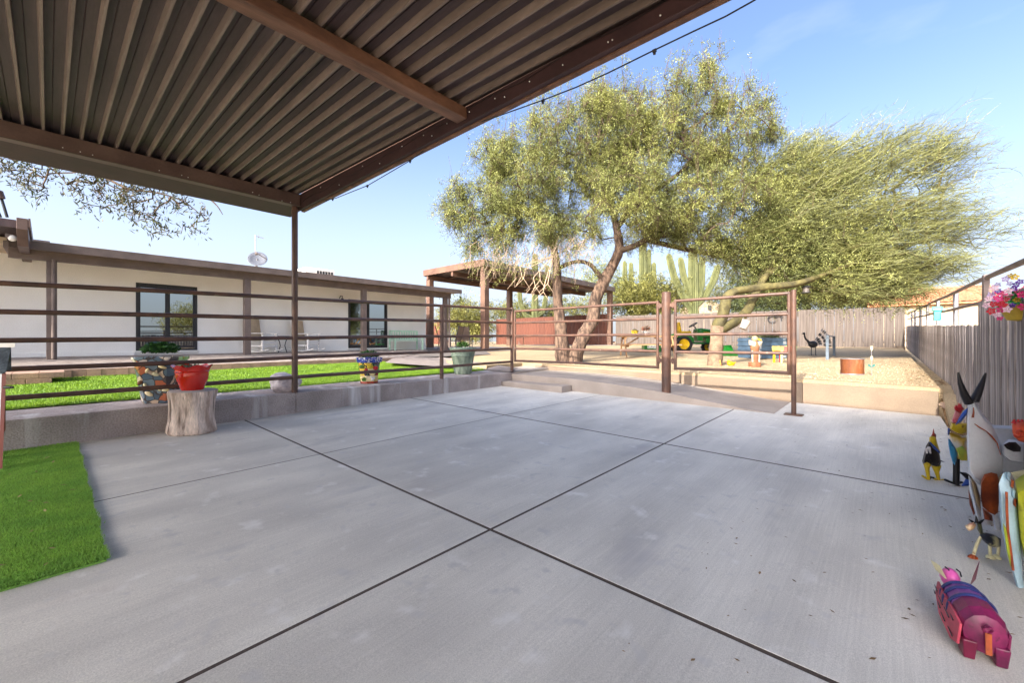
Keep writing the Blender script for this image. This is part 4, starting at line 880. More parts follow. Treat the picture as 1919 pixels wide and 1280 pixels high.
MB().prism([loc(21, 654, T_ + .17), loc(21, 683, T_ + .36), loc(15, 683, T_ + .36), loc(15, 666, T_ + .17)], bk_ * .02).build('gable_trim', blackm, cb)
redleg = flat('red_brown_leg', 112, 48, 40, .6)
for dx, dt in ((0, 0), (-70, 0), (0, .3), (-70, .3)):
    a_ = loc(8 + dx, 700, T_ - .005 + dt); b2 = loc(1 + dx, 880, T_ - .005 + dt); b2 = Vector((b2.x, b2.y, zp(b2.x, b2.y) + .012)); s_ = fr * .02; e_ = bk_ * .02
    MB().hexa([b2 - s_ - e_, b2 + s_ - e_, b2 + s_ + e_, b2 - s_ + e_], [a_ - s_ - e_, a_ + s_ - e_, a_ + s_ + e_, a_ - s_ + e_]).build('leg', redleg, cb)
MB().tube([loc(9, 726, T_ - .02), loc(22, 726, T_ - .02)], .014, 8).tube([loc(22, 726, T_ - .02), loc(25, 726, T_ - .02)], .01, 8).build('perch', blackm, cb, smooth=50)

# ================================================================== YARD THINGS
def gpt(px, t):            # ground point under a photo column at distance t
    p = at(px, 640, t=t); return Vector((p.x, p.y, zg(p.x, p.y)))
# garden tractor (local: forward +x, left +y)
b = gpt(1302, 18.2); tr = thing('garden_tractor', 'green garden tractor with yellow seat and yellow wheel hubs', 'tractor', b, TH + R(-4))
def wheel(name, x, y, r, w, hub):
    Mw = Matrix.Rotation(R(90), 4, 'X')
    o = MB().lathe([(r * .62, -w / 2), (r * .9, -w / 2), (r, -w * .32), (r, w * .32), (r * .9, w / 2), (r * .62, w / 2), (r * .62, -w / 2)], 28, (x, y, r), Mw, cap=False).build(name, rubber, tr, smooth=40, local=True)
    s = 1 if y > 0 else -1
    lug = MB()
    for k in range(18):
        a = 2 * math.pi * k / 18; lug.box(-.012, .012, -w * .42, w * .42, -.012, .014, Matrix.Translation((x, y, r)) @ Matrix.Rotation(a, 4, 'Y') @ Matrix.Translation((0, 0, r)) @ Matrix.Rotation(.35 * (-1) ** k, 4, 'Z'))
    lug.build('tread', rubber, o, local=True)
    MB().lathe([(.001, -w * .2), (r * .2, -w * .28), (r * .3, -w * .1), (r * .52, -w * .12), (r * .6, -w * .38), (r * .64, -w * .4), (r * .64, w * .4), (.001, w * .3)], 24, (x, y, r), Mw).build('hub', hub, o, smooth=40, local=True)
for s in (-1, 1):
    wheel('rear_wheel', -.62, s * .42, .36, .28, jd_yel); wheel('front_wheel', .68, s * .40, .235, .19, jd_yel)
MB().prism([(-.75, -.14, .38), (.55, -.14, .34), (.55, -.14, .46), (-.1, -.14, .46), (-.3, -.14, .56), (-.75, -.14, .56)], (0, .28, 0)).build('chassis', blackm, tr, local=True, bevel=.01)
MB().prism([(.13, -.23, .62), (.95, -.23, .62), (1.0, -.23, .78), (.95, -.23, .88), (.55, -.23, 1.0), (.16, -.23, 1.06)], (0, .46, 0)).build('hood', jd_green, tr, local=True, bevel=.05)
MB().prism([(.25, -.235, .72), (.9, -.235, .72), (.93, -.235, .80), (.3, -.235, .84)], (0, .47, 0)).build('hood_vent', blackm, tr, local=True)
MB().prism([(.3, -.237, .86), (.92, -.237, .81), (.92, -.237, .825), (.3, -.237, .885)], (0, .474, 0)).build('yellow_stripe', jd_yel, tr, local=True)
MB().prism([(.04, -.24, .48), (.30, -.24, .48), (.26, -.24, .66), (.14, -.24, 1.04), (.02, -.24, 1.0)], (0, .48, 0)).build('dash', jd_green, tr, local=True, bevel=.03)
MB().box(.42, .92, -.2, .2, .40, .62).build('engine', jd_green, tr, local=True, bevel=.02)
MB().prism([(-.45, -.33, .36), (.28, -.33, .36), (.32, -.33, .42), (-.4, -.33, .42)], (0, .66, 0)).build('footplate', jd_green, tr, local=True, bevel=.015)
MB().tube([(.7, -.38, .24), (.7, .38, .24)], .035, 8).build('front_axle', blackm, tr, local=True)
for s in (-1, 1): MB().prism([(-1.0, s * .28, .62), (-.92, s * .28, .76), (-.7, s * .28, .84), (-.4, s * .28, .80), (-.22, s * .28, .62), (-.2, s * .28, .45), (-.34, s * .28, .45), (-.42, s * .28, .64), (-.85, s * .28, .64)], (0, s * .26, 0)).build('fender', jd_green, tr, local=True, bevel=.02)
se = MB(); se.box(-.68, -.2, -.24, .24, .80, .92).build('seat', jd_yel, tr, local=True, bevel=.05)
MB().prism([(-.72, -.23, .88), (-.6, -.23, .88), (-.68, -.23, 1.32), (-.78, -.23, 1.30)], (0, .46, 0)).build('seat_back', jd_yel, tr, local=True, bevel=.04)
MB().box(-.62, -.25, -.2, .2, .60, .80).build('seat_base', blackm, tr, local=True)
Mt = Matrix.Translation((-.06, 0, 1.2)) @ Matrix.Rotation(R(-32), 4, 'Y')
ring = [Mt @ Vector((.19 * math.cos(a), .19 * math.sin(a), 0)) for a in np.linspace(0, 2 * math.pi, 25)]
st_ = MB(); st_.tube(ring, .018, 8)
for a in (0, 2.1, 4.2): st_.tube([Mt @ Vector((0, 0, -.02)), Mt @ Vector((.18 * math.cos(a), .18 * math.sin(a), 0))], .014, 6)
st_.tube([Mt @ Vector((0, 0, 0)), (.1, 0, .98)], .025, 8).build('steering_wheel', blackm, tr, local=True, smooth=50)
for y in (-.3, .3): MB().tube([(-.2, y, .78), (-.12, y, .95)], .012, 6).ball((-.12, y, .97), .03, 8).build('lever', blackm, tr, local=True)
# green bucket beside the raised bed
b = gpt(1367, 15.6); bu = thing('loader_bucket', 'open green steel bucket between the speckled trunk and blue planter bed', 'bucket', b, TH)
mb = MB()
for s in (-.33, .31): mb.prism([(-.3, s, 0.02), (.30, s, .02), (.1, s, .14), (-.28, s, .38)] if s < 0 else [(-.3, s, .02), (.28, s, .02), (.33, s, .16), (.24, s, .40), (-.28, s, .36)], (0, .02, 0))
mb.hexa([(-.3, -.31, 0), (.28, -.31, 0), (.28, .31, 0), (-.3, .31, 0)], [(-.3, -.31, .02), (.28, -.31, .02), (.28, .31, .02), (-.3, .31, .02)])
mb.prism([(-.3, -.31, .02), (-.28, -.31, .02), (-.26, -.31, .36), (-.28, -.31, .36)], (0, .62, 0)).prism([(-.28, .28, .02), (.26, .28, .02), (.24, .31, .4), (-.26, .31, .37)], (0, .02, 0)); mb.build('shell', jd_green, bu, local=True)
MB().tube([(-.35, -.2, .3), (-.42, -.2, .5), (-.34, -.2, .56)], .02, 6).build('handle', blackm, bu, local=True)
# green bin with white label
b = gpt(1222, 18.5); gb = thing('green_bin', 'green box with a white label behind the picnic table', 'box', b, TH)
MB().box(-.40, .34, -.2, .2, .02, .36).build('box', jd_green, gb, local=True, bevel=.02)
MB().box(-.26, .12, -.206, -.2015, .17, .31).build('label', whitep, gb, local=True)
mb = MB()
for k in range(5): mb.box(-.23 + .07 * k, -.19 + .07 * k, -.209, -.2065, .20, .20 + (.05 if k % 2 else .08))
mb.build('lettering', flat('pale_grey_print', 150, 164, 150), gb, local=True)
MB().box(.345, .62, -.16, .16, .05, .2).build('frame', blackm, gb, local=True)
# picnic table (long axis x)
b = gpt(1212, 15.2); pt = thing('picnic_table', 'weathered wooden picnic table behind the long gate', 'table', b, TH + R(-6))
pw = picnic_w
for k in range(5): MB().box(-1.0, 1.0, -.37 + .15 * k, -.23 + .15 * k, .72, .76).build('table_board', pw, pt, local=True, bevel=.004)
for s in (-1, 1):
    for k in range(2): MB().box(-1.0, 1.0, s * .76 - .14 + .145 * k, s * .76 - .0 + .145 * k, .42, .46).build('bench_board', pw, pt, local=True, bevel=.004)
    x = s * .78
    MB().box(x - .02, x + .02, -.82, .82, .36, .42).build('bench_bearer', pw, pt, local=True)
    MB().box(x - .02, x + .02, -.36, .36, .64, .72).build('top_bearer', pw, pt, local=True)
    for q in (-1, 1): MB().hexa([(x + s * .022, q * .70 - .05, 0), (x + s * .062, q * .70 - .05, 0), (x + s * .062, q * .70 + .05, 0), (x + s * .022, q * .70 + .05, 0)] if s > 0 else [(x - .062, q * .70 - .05, 0), (x - .022, q * .70 - .05, 0), (x - .022, q * .70 + .05, 0), (x - .062, q * .70 + .05, 0)], [(x + .022 if s > 0 else x - .062, q * .26 - .05, .718), (x + .062 if s > 0 else x - .022, q * .26 - .05, .718), (x + .062 if s > 0 else x - .022, q * .26 + .05, .718), (x + .022 if s > 0 else x - .062, q * .26 + .05, .718)]).build('leg', pw, pt, local=True)
    MB().tube([(x, 0, .40), (x - s * .5, 0, .70)], .03, 4).build('brace', pw, pt, local=True)
top = lambda px: Vector((at(px, 620, t=15.2).x, at(px, 620, t=15.2).y, b.z + .762))
for nm, lb, px, pm, lm, h_ in (('yellow_pot', 'small speckled yellow pot on the picnic table', 1190, cells('speckled_yellow', [srgb(214, 176, 40), srgb(226, 196, 70), srgb(120, 96, 40)], 30), leaf_dk, .17), ('white_pot', 'small white pot with a reddish plant on the picnic table', 1211, whitep, M('reddish_leaf', srgb(136, 110, 70), .6, col2=srgb(150, 70, 56), scale=9, isl=.4), .13)):
    p = top(px); o = thing(nm, lb, 'pot', p); r_ = .13 if px == 1190 else .115
    MB().lathe([(r_ * .7, 0), (r_ * .95, h_), (r_ * 1.08, h_), (r_ * 1.08, h_ + .025), (r_ * .9, h_ + .025), (.001, h_ * .8)], 18, (0, 0, 0)).build('pot', pm, o, local=True, smooth=40)
    foliage_clump('plant', p + Vector((0, 0, h_ + (.02 if px == 1190 else .08))), (.08, .08, .05) if px == 1190 else (.2, .2, .2), 40 if px == 1190 else 120, .03, .09, lm, o, px)
# raised bed: galvanised, rounded panels
b = gpt(1434, 14.3); rb = thing('raised_bed', 'blue grey corrugated metal raised planter bed', 'planter', b, TH + R(10))
def bedring(x0, x1, y0, y1, c): return [(x0 + c, y0), (x1 - c, y0), (x1, y0 + c), (x1, y1 - c), (x1 - c, y1), (x0 + c, y1), (x0, y1 - c), (x0, y0 + c)]
zs_ = [0]; prof = []
for k in range(4):
    z = .03 + .155 * k; prof += [(0, z), (0, z + .06), (-.022, z + .08), (-.022, z + .115), (0, z + .135)]
ringp = bedring(-.78, .78, -.5, .5, .18); mb = MB(); v = []
for o_, z in [(0, 0)] + prof + [(.012, .66), (.012, .68)]:
    v += [(x + math.copysign(o_, x), y + math.copysign(o_, y), z) for x, y in ringp]
nr = len(v) // 8; mb.add(v, [(i * 8 + k, i * 8 + (k + 1) % 8, (i + 1) * 8 + (k + 1) % 8, (i + 1) * 8 + k) for i in range(nr - 1) for k in range(8)]).build('panels', bedm, rb, local=True)
MB().add([(x * .97, y * .97, .6) for x, y in ringp], [tuple(range(8))]).build('soil', soil, rb, local=True)
for x, y in ((-.62, -.50), (.30, -.503), (.62, -.50)): MB().box(x - .05, x + .05, y - .012, y + .004, .02, .66).build('joint_strip', flat('grey_strip', 140, 146, 150), rb, local=True)
o = foliage_clump('plants', (0, 0, .66), (.65, .35, .15), 420, .04, .10, leaf_dk, None, 8); o.parent = rb
o = foliage_clump('flowering_plant', (.45, .0, .75), (.22, .2, .22), 160, .03, .08, M('mauve_plant', srgb(150, 100, 96), .7, col2=srgb(96, 110, 70), scale=20, isl=.4), None, 9); o.parent = rb
# carved post statue
b = gpt(1415, 10.75); cs = thing('carved_statue', 'carved wooden eagle post with white head and wings on slab foot', 'statue', b, TH)
MB().lathe([(.15, 0), (.155, .02), (.15, .11), (.13, .125)], 18, (0, 0, 0), wob=lambda a, z: 1 + .1 * math.sin(2 * a) + .05 * math.sin(5 * a)).build('foot', carved, cs, local=True, smooth=40)
MB().lathe([(.075, .11), (.08, .2), (.085, .36), (.1, .44), (.115, .50), (.10, .58), (.075, .63), (.05, .66)], 18, (0, 0, 0), wob=lambda a, z: 1 + .06 * math.sin(4 * a)).build('trunk', carved, cs, local=True, smooth=40)
MB().ball((0, 0, .72), (.075, .075, .08), 14).build('head', flat('carved_head_cream', 170, 140, 108), cs, local=True, smooth=60)
MB().tube([(.06, -.05, .71), (.12, -.06, .69), (.135, -.06, .66)], [.03, .02, .004], 8).build('beak', jd_yel, cs, local=True, smooth=60)
for s in (-1, 1): MB().prism([(s * .03, -.09, .64), (s * .17, -.06, .66), (s * .15, -.04, .54), (s * .05, -.10, .53)] if s > 0 else [(s * .05, -.10, .53), (s * .15, -.04, .56), (s * .17, -.06, .69), (s * .03, -.09, .64)], (0, .05, 0)).build('wing', flat('weathered_white', 176, 166, 150, .7), cs, local=True)
for s in (-1, 1): MB().tube([(s * .085, -.05, .12), (s * .09, -.045, .42)], .02, 6).build('side_feather', flat('weathered_white2', 170, 158, 142, .7), cs, local=True)
# toy table: coloured legs
b = gpt(1470, 11.9); kt = thing('toy_table', 'small child table with red top and coloured legs', 'table', b, TH + R(8))
MB().box(-.17, .17, -.17, .17, .33, .48).build('top', flat('coral_red', 226, 104, 92), kt, local=True, bevel=.01)
MB().box(.172, .24, -.17, .17, .36, .50).build('end_board', flat('leaf_green', 120, 190, 110), kt, local=True); MB().box(-.24, -.172, -.17, .17, .36, .48).build('end_board', flat('toy_yellow', 236, 206, 96), kt, local=True)
for x, y, m_ in ((-.2, -.14, flat('toy_yellow_leg', 240, 220, 130)), (.2, -.14, mint), (0, .14, p_red), (-.2, .14, jd_yel)): MB().tube([(x, y, 0), (x, y, .37)], .032, 10).build('leg', m_, kt, local=True, smooth=50)
# toy duck
b = gpt(1370, 11.0); dk = thing('toy_duck', 'small yellow toy duck on the gravel', 'toy', b, TH)
MB().ball((0, 0, .06), (.10, .06, .06), 14).build('body', jd_yel, dk, local=True, smooth=60); MB().ball((-.065, 0, .125), .04, 12).build('head', jd_yel, dk, local=True, smooth=60)
MB().tube([(-.1, 0, .12), (-.135, 0, .115)], [.02, .006], 8).build('beak', p_orange, dk, local=True); MB().tube([(.08, 0, .07), (.13, 0, .1)], [.03, .005], 8).build('tail', jd_yel, dk, local=True)
b = gpt(1349, 10.95); og = thing('orange_figure', 'small orange garden figure leaning on the speckled trunk foot', 'figurine', b, TH)
MB().lathe([(.03, 0), (.045, .03), (.035, .08), (.02, .12)], 12).build('body', flat('ochre_orange', 226, 160, 60), og, local=True, smooth=50); MB().ball((0, 0, .14), .03, 10).build('head', flat('ochre_orange2', 226, 170, 80), og, local=True, smooth=60)
# metal turkey with fanned tail
b = gpt(1524, 15.4); tk = thing('metal_turkey', 'black metal turkey sculpture with fanned striped tail', 'sculpture', b, TH)
MB().ball((0, 0, .42), (.17, .1, .13), 14).build('body', blackm, tk, local=True, smooth=60)
MB().tube([(-.12, 0, .45), (-.2, 0, .56), (-.28, 0, .62), (-.32, 0, .78)], [.06, .035, .03, .025], 8).ball((-.33, 0, .82), .045, 10).tube([(-.36, 0, .82), (-.43, 0, .80)], [.02, .004], 6).build('neck', blackm, tk, local=True, smooth=50)
stripe = flat('pale_stripe', 206, 200, 196)
for k in range(11):
    a = R(-6 + 6.3 * k)
    for j, (r0, r1) in enumerate(((.18, .34), (.38, .52), (.55, .7))):
        c_ = math.cos(a); s_ = math.sin(a); q = lambda r_, w_: Vector((.05 + c_ * r_ - s_ * w_, .03 + .004 * k, .42 + s_ * r_ + c_ * w_))
        MB().prism([q(r0, -.012), q((r0 + r1) / 2, -.028), q(r1, 0), q((r0 + r1) / 2, .028), q(r0, .012)], (0, .008, 0)).build('tail_feather', blackm if (j + k) % 3 else stripe, tk, local=True)
for s in (-.06, .1): MB().tube([(s, 0, .32), (s, 0, .0), (s - .1, 0, 0.01)], .014, 6).tube([(s, 0, .01), (s + .06, 0.02, .01)], .012, 6).build('leg', blackm, tk, local=True)
# two slim posts joined by a bar
fp = thing('slim_post_frame', 'two slim dark grey posts joined by a top bar', 'frame', gpt(1557, 14.3))
dgrey = flat('slate_steel', 92, 104, 116, .5)
pa, pb2 = gpt(1551, 13.2), gpt(1563.5, 15.4)
for p in (pa, pb2): MB().box(p.x - .04, p.x + .04, p.y - .04, p.y + .04, p.z - .05, 1.5).build('post', dgrey, fp, bevel=.005)
MB().tube([Vector((pa.x, pa.y, 1.48)), Vector((pb2.x, pb2.y, 1.48))], .02, 8).build('bar', dgrey, fp)
# rusty drum fire ring
b = gpt(1597.5, 8.75); dr = thing('rusty_drum', 'rusty orange open metal drum standing on the gravel', 'drum', b)
mb = MB(); mb.lathe([(.195, 0), (.197, .33), (.19, .33), (.188, .02)], 36, (0, 0, 0)); mb.build('wall', drum_m, dr, local=True, smooth=40)
MB().lathe([(.199, .322), (.203, .33), (.199, .338), (.186, .335)], 36, cap=False).build('rim', galv, dr, local=True, smooth=40); MB().lathe([(.2, 0), (.203, .012), (.2, .022)], 36, cap=False).build('base_band', galv, dr, local=True)
MB().lathe([(.001, .03), (.185, .03)], 20).build('ash', conc_dark, dr, local=True)
# flower stake
b = gpt(1634, 8.45); fs_ = thing('flower_stake', 'thin metal flower stake with two teal leaves', 'ornament', b, TH)
MB().tube([(0, 0, 0), (.005, 0, .3), (-.01, 0, .58)], .006, 6).build('stem', galv, fs_, local=True)
for s in (-1, 1): MB().prism([(s * .0, 0, .17), (s * .03, 0, .23), (s * .075, .0, .24), (s * .06, 0, .19)][::s], (0, .006, 0)).build('leaf', flat('teal_leaf', 70, 128, 122), fs_, local=True)
pet = flat('pale_cream_petal', 232, 216, 180)
for z0 in (.30, .5):
    for k in range(6):
        a = k * 1.05; MB().prism([(0, 0, z0), (.02 * math.cos(a) - .012 * math.sin(a), .02 * math.sin(a) + .012 * math.cos(a), z0 + .05), (.022 * math.cos(a), .022 * math.sin(a), z0 + .11), (.02 * math.cos(a) + .012 * math.sin(a), .02 * math.sin(a) - .012 * math.cos(a), z0 + .05)], (.002, .002, 0)).build('petal', pet, fs_, local=True)
# wall ornament on the pale fence, bucket and lantern in the tree
wo = thing('fence_ornament', 'dark wrought metal ornament hung on the pale board fence', 'ornament', (0, 0, 0)); p = at(1452, 597, Y=29.2 + .1); wo.location = p; wo.rotation_euler = (0, 0, .156)
MB().tube([(.22 * math.cos(a) - .12, -.06, .2 * math.sin(a) - .02) for a in np.linspace(.5, 5.6, 16)], .028, 6).tube([(-.05, -.06, .1), (.2, -.06, .16), (.42, -.06, .1)], .03, 6).tube([(.3, -.06, .14), (.36, -.06, -.12)], .026, 6).build('scroll', blackm, wo, local=True, smooth=50)
p = at(1396, 609, t=10.9); bk2 = thing('hung_bucket', 'dented white metal bucket hung on the olive green branch', 'bucket', p, TH)
Mb = Matrix.Rotation(R(28), 4, 'Y')
MB().lathe([(.001, -.115), (.085, -.115), (.09, -.11), (.115, .11), (.12, .115), (.108, .11), (.08, -.09), (.001, -.09)], 24, (0, 0, 0), Mb).build('bucket', flat('white_enamel', 166, 156, 148, .5), bk2, local=True, smooth=40)
MB().tube([Mb @ Vector((.115, 0, .1)), Vector((.06, 0, .24)), Vector((0, 0, .28)), Mb @ Vector((-.115, 0, .1))], .005, 6).build('handle', galv, bk2, local=True)
p = at(1511, 542, t=11.4); ln = thing('hanging_feeder', 'small dark lantern shaped bird feeder hanging from the tree', 'bird feeder', p)
MB().lathe([(.001, .12), (.05, .1), (.13, .06), (.13, .05), (.001, .055)], 16).build('roof', blackm, ln, local=True, smooth=40); MB().lathe([(.08, -.09), (.08, .05)], 14).build('tube', flat('feeder_grey', 96, 88, 82), ln, local=True, smooth=50)
MB().lathe([(.001, -.1), (.12, -.1), (.12, -.085), (.001, -.085)], 16).build('tray', blackm, ln, local=True); MB().tube([(0, 0, .12), (0, 0, .42)], .005, 5).build('hook', blackm, ln, local=True)
# turquoise birdhouse on the right fence
y = at(1757, 590, X=FX - .06).y; p = at(1757, 590, X=FX - .06); bh = thing('turquoise_birdhouse', 'turquoise birdhouse hanging on the fence pipe rail', 'birdhouse', p)
MB().box(-.05, .05, -.11, .11, -.11, .08).build('box', teal, bh, local=True, bevel=.005)
MB().prism([(-.07, -.14, .08), (-.07, .14, .08), (-.07, .10, .13), (-.07, -.02, .16), (-.07, -.10, .13)], (.14, 0, 0)).build('roof', flat('aqua_roof', 110, 214, 186), bh, local=True)
MB().prism([(-.048, .112, -.09), (.048, .112, -.09), (.048, .112, .06), (-.048, .112, .06)], (0, .03, 0)).build('front', p_rust, bh, local=True)

# ================================================================== METAL ANIMALS BY THE FENCE
def Z1(x, y): return (1640 + x * .23445, 700 + y * .23445)
def Z(pts): return [Z1(*p) for p in pts]
def leg(pts, t, r): return [at(*Z1(*p), t=t) for p in pts]
T = 3.72; b = at(1748, 898, z=zp(.31, 5.2)); chn = thing('metal_hen', 'small black and yellow metal hen with yellow legs', 'sculpture', b)
MB().plate(Z([(430, 545), (408, 580), (392, 640), (378, 700), (384, 722), (402, 704), (450, 735), (500, 752), (522, 745), (528, 715), (520, 660), (505, 610), (480, 570)]), T, .10, .4, .78).build('body', spots(flat('hen_black', 34, 30, 32, .4), srgb(220, 206, 170), 60, .66), chn, smooth=50)
MB().plate(Z([(436, 508), (462, 500), (488, 510), (500, 560), (514, 605), (528, 636), (500, 615), (465, 575), (432, 545)]), T - .03, .07, .4, .78).build('neck', p_yel, chn, smooth=50)
MB().plate(Z([(430, 546), (445, 548), (490, 590), (525, 632), (515, 640), (470, 602)]), T - .10, .03).build('collar', p_blue, chn, smooth=50)
MB().plate(Z([(446, 505), (458, 482), (466, 445), (472, 441), (477, 482), (490, 490), (488, 512)]), T, .03, .4, .78).build('beak', flat('hen_red_brown', 176, 84, 70), chn, smooth=50)
MB().plate(Z([(478, 478), (490, 488), (490, 512), (476, 505)]), T - .02, .04).build('comb', flat('hen_crimson', 122, 34, 40), chn, smooth=50)
MB().plate(Z([(505, 690), (535, 697), (562, 712), (530, 706)]), T, .02).build('tail', p_blk, chn)
for q in ([(430, 590), (445, 640)], [(412, 600), (418, 640)]): MB().tube(leg(q, T - .1, 0), [.012, .006], 6).build('feather_mark', stripe, chn)
for q in (([(420, 700), (418, 760), (430, 850)]), ([(490, 735), (495, 790), (514, 865)])):
    MB().tube(leg(q, T, 0), [.035, .017, .01], 10).build('leg', p_yel, chn, smooth=50)
for q in ([(378, 818), (405, 836), (432, 852), (428, 858)], [(430, 850), (445, 830), (470, 836)], [(514, 866), (495, 852), (470, 838)], [(514, 865), (540, 852), (562, 850)]): MB().tube(leg(q, T, 0), .009, 6).build('toe', p_yel if q[0][0] < 400 or q[0][0] == 514 else p_blk, chn, smooth=50)
T = 3.58; b = at(1793, 906, z=zp(.45, 5.2)); rs = thing('metal_rooster', 'tall multicolour metal rooster with red head on a black pole', 'sculpture', b)
MB().plate(Z([(592, 470), (640, 478), (700, 500), (745, 490), (752, 600), (745, 690), (700, 700), (662, 688), (640, 640), (610, 560)]), T, .13, .4, .78).build('body', M('rooster_breast', srgb(222, 218, 214), .35, col2=srgb(214, 178, 60), scale=6, lo=.42, hi=.55), rs, smooth=50)
MB().plate(Z([(650, 600), (700, 580), (748, 640), (735, 700), (680, 690)]), T - .10, .03, .4, .78).build('belly_patch', M('belly_yellow_green', srgb(216, 196, 60), .35, col2=srgb(96, 160, 80), scale=7), rs, smooth=50)
MB().plate(Z([(586, 520), (602, 530), (640, 590), (660, 640), (655, 690), (640, 735), (622, 715), (600, 640), (588, 570)]), T - .06, .04, .4, .78).build('wing', p_sky, rs, smooth=50)
MB().plate(Z([(612, 395), (650, 405), (700, 395), (740, 400), (745, 470), (690, 490), (640, 470), (596, 440)]), T - .02, .11, .4, .78).build('neck', p_yel, rs, smooth=50)
MB().plate(Z([(642, 296), (690, 300), (700, 350), (680, 400), (625, 400), (612, 380), (628, 330)]), T, .07, .4, .78).build('throat', M('pink_throat', srgb(222, 170, 170), .4, col2=srgb(206, 90, 110), scale=9), rs, smooth=50)
MB().plate(Z([(630, 272), (645, 250), (660, 258), (668, 232), (682, 246), (690, 238), (698, 262), (716, 286), (702, 296), (690, 320), (660, 306), (638, 296)]), T - .02, .06, .4, .78).build('head', p_red, rs, smooth=50)
MB().plate(Z([(582, 440), (605, 430), (600, 480), (585, 500), (580, 470)]), T, .05).build('tail', p_blue, rs, smooth=50)
MB().tube(leg([(652, 670), (652, 780), (650, 888)], T, 0), .022, 10).build('pole', p_blk, rs, smooth=50)
for q in ([(650, 886), (600, 868), (560, 850)], [(650, 886), (690, 870), (715, 880)], [(650, 886), (700, 920), (740, 945)]): MB().tube(leg(q, T, 0), .010, 6).build('foot', p_blk, rs, smooth=50)
# big white horned cow: head plate, horns, ear, muzzle, legs, body
def Y1(x, y): return (1770 + x * .367, 680 + y * .3672)
def Yz(pts): return [Y1(*p) for p in pts]
T = 2.78; b = at(1850, 985, z=.05); cw = thing('metal_cow', 'large white metal cow with black horns and rust orange muzzle', 'sculpture', b)
MB().plate(Yz([(120, 215), (135, 190), (150, 186), (168, 215), (200, 265), (240, 310), (270, 370), (292, 430), (302, 500), (298, 560), (270, 590), (225, 600), (180, 625), (150, 600), (125, 560), (116, 450), (116, 320)]), T, .10, .25, .86).build('head', p_white, cw, smooth=30)
for q in ([(126, 206), (104, 165), (82, 105), (72, 48)], [(152, 196), (172, 155), (195, 100), (212, 52)]):
    MB().tube([at(*Y1(*p), t=T - .02) for p in q], [.025, .022, .014, .005], 10).build('horn', p_blk, cw, smooth=60)
MB().plate(Yz([(122, 228), (118, 262), (90, 300), (56, 320), (72, 285), (95, 250)]), T - .06, .03).build('ear', p_blue, cw, smooth=50)
MB().plate(Yz([(188, 600), (205, 570), (240, 560), (270, 568), (280, 600), (280, 690), (275, 765), (258, 778), (225, 765), (195, 735), (186, 690)]), T - .10, .06, .2, .88).build('muzzle', spots(p_rust, srgb(70, 30, 20), 14, .6), cw, smooth=60)
MB().tube([at(*Y1(*p), t=T - .056) for p in ((155, 312), (180, 330), (215, 350), (245, 378), (270, 410), (288, 470))], [.002, .004, .0025, .0045, .003, .002], 6).build('weld_seam', p_rust, cw)
MB().tube([at(*Y1(*p), t=T - .05) for p in ((150, 228), (150, 255), (146, 280))], [.002, .004, .006], 6).build('weld_seam', p_rust, cw)
MB().plate(Yz([(200, 300), (245, 318), (345, 322), (470, 340), (470, 560), (300, 560), (285, 430), (250, 340)]), T + .12, .16, .2, .9).build('body', p_white, cw, smooth=50)
MB().plate(Yz([(290, 420), (330, 390), (410, 400), (460, 440), (460, 520), (330, 500), (296, 470)]), T - .02, .12, .3, .8).build('shoulder', p_white, cw, smooth=60)
MB().plate(Yz([(302, 420), (330, 405), (365, 405), (392, 432), (390, 455), (355, 455), (320, 440)]), T - .11, .04, .6).build('eye', p_blk, cw, smooth=60)
MB().plate(Yz([(124, 575), (140, 600), (165, 660), (182, 720), (192, 800), (178, 812), (160, 770), (142, 700), (128, 640)]), T - .02, .08).build('leg', p_white, cw, smooth=60)
MB().plate(Yz([(135, 580), (165, 620), (185, 690), (188, 760), (165, 720), (145, 650)]), T - .09, .03).build('leg_edge', flat('drab_olive_edge', 140, 122, 96), cw, smooth=60)
MB().plate(Yz([(246, 770), (276, 775), (290, 850), (296, 960), (276, 960), (260, 880)]), T + .02, .08).build('leg', p_white, cw, smooth=60)
MB().plate(Yz([(122, 640), (140, 700), (158, 770), (150, 780), (128, 720)]), T + .15, .06).build('hind_leg', p_rust, cw, smooth=60)
MB().plate(Yz([(195, 740), (245, 780), (248, 810), (205, 800)]), T + .1, .08).build('underbelly', p_rust, cw, smooth=60)
for q in ([(82, 560), (105, 570), (128, 590)], [(90, 628), (112, 620), (128, 600)]): MB().tube([at(*Y1(*p), t=T + .2) for p in q], [.004, .016, .02], 8).build('tail_tip', p_blk if q[0][1] < 600 else p_blue, cw, smooth=60)
# orange spiral ornament
T = 2.62; sp_ = thing('orange_spiral', 'orange metal snail spiral ornament behind the white cow', 'ornament', at(1912, 812, t=T))
MB().plate([(1897, 796), (1906, 790), (1925, 788), (1945, 800), (1945, 825), (1925, 832), (1908, 826), (1898, 812)], T, .14).build('shell', p_orange, sp_, smooth=60)
MB().tube([at(1910 + 9 * math.cos(a) * (a / 9), 812 + 9 * math.sin(a) * (a / 9), t=T - .13) for a in np.linspace(1.2, 9, 26)], .007, 6).build('spiral', flat('deep_orange', 206, 70, 40), sp_, smooth=60)
for px in (1900, 1908, 1915): MB().tube([at(px, 794, t=T), at(px + 1, 786, t=T)], [.012, .004], 6).build('spike', p_red, sp_)
MB().tube([at(1925, 826, t=T), Vector((at(1925, 826, t=T).x, at(1925, 826, t=T).y, zp(.6, 3.5)))], .012, 6).build('stake', p_blk, sp_)
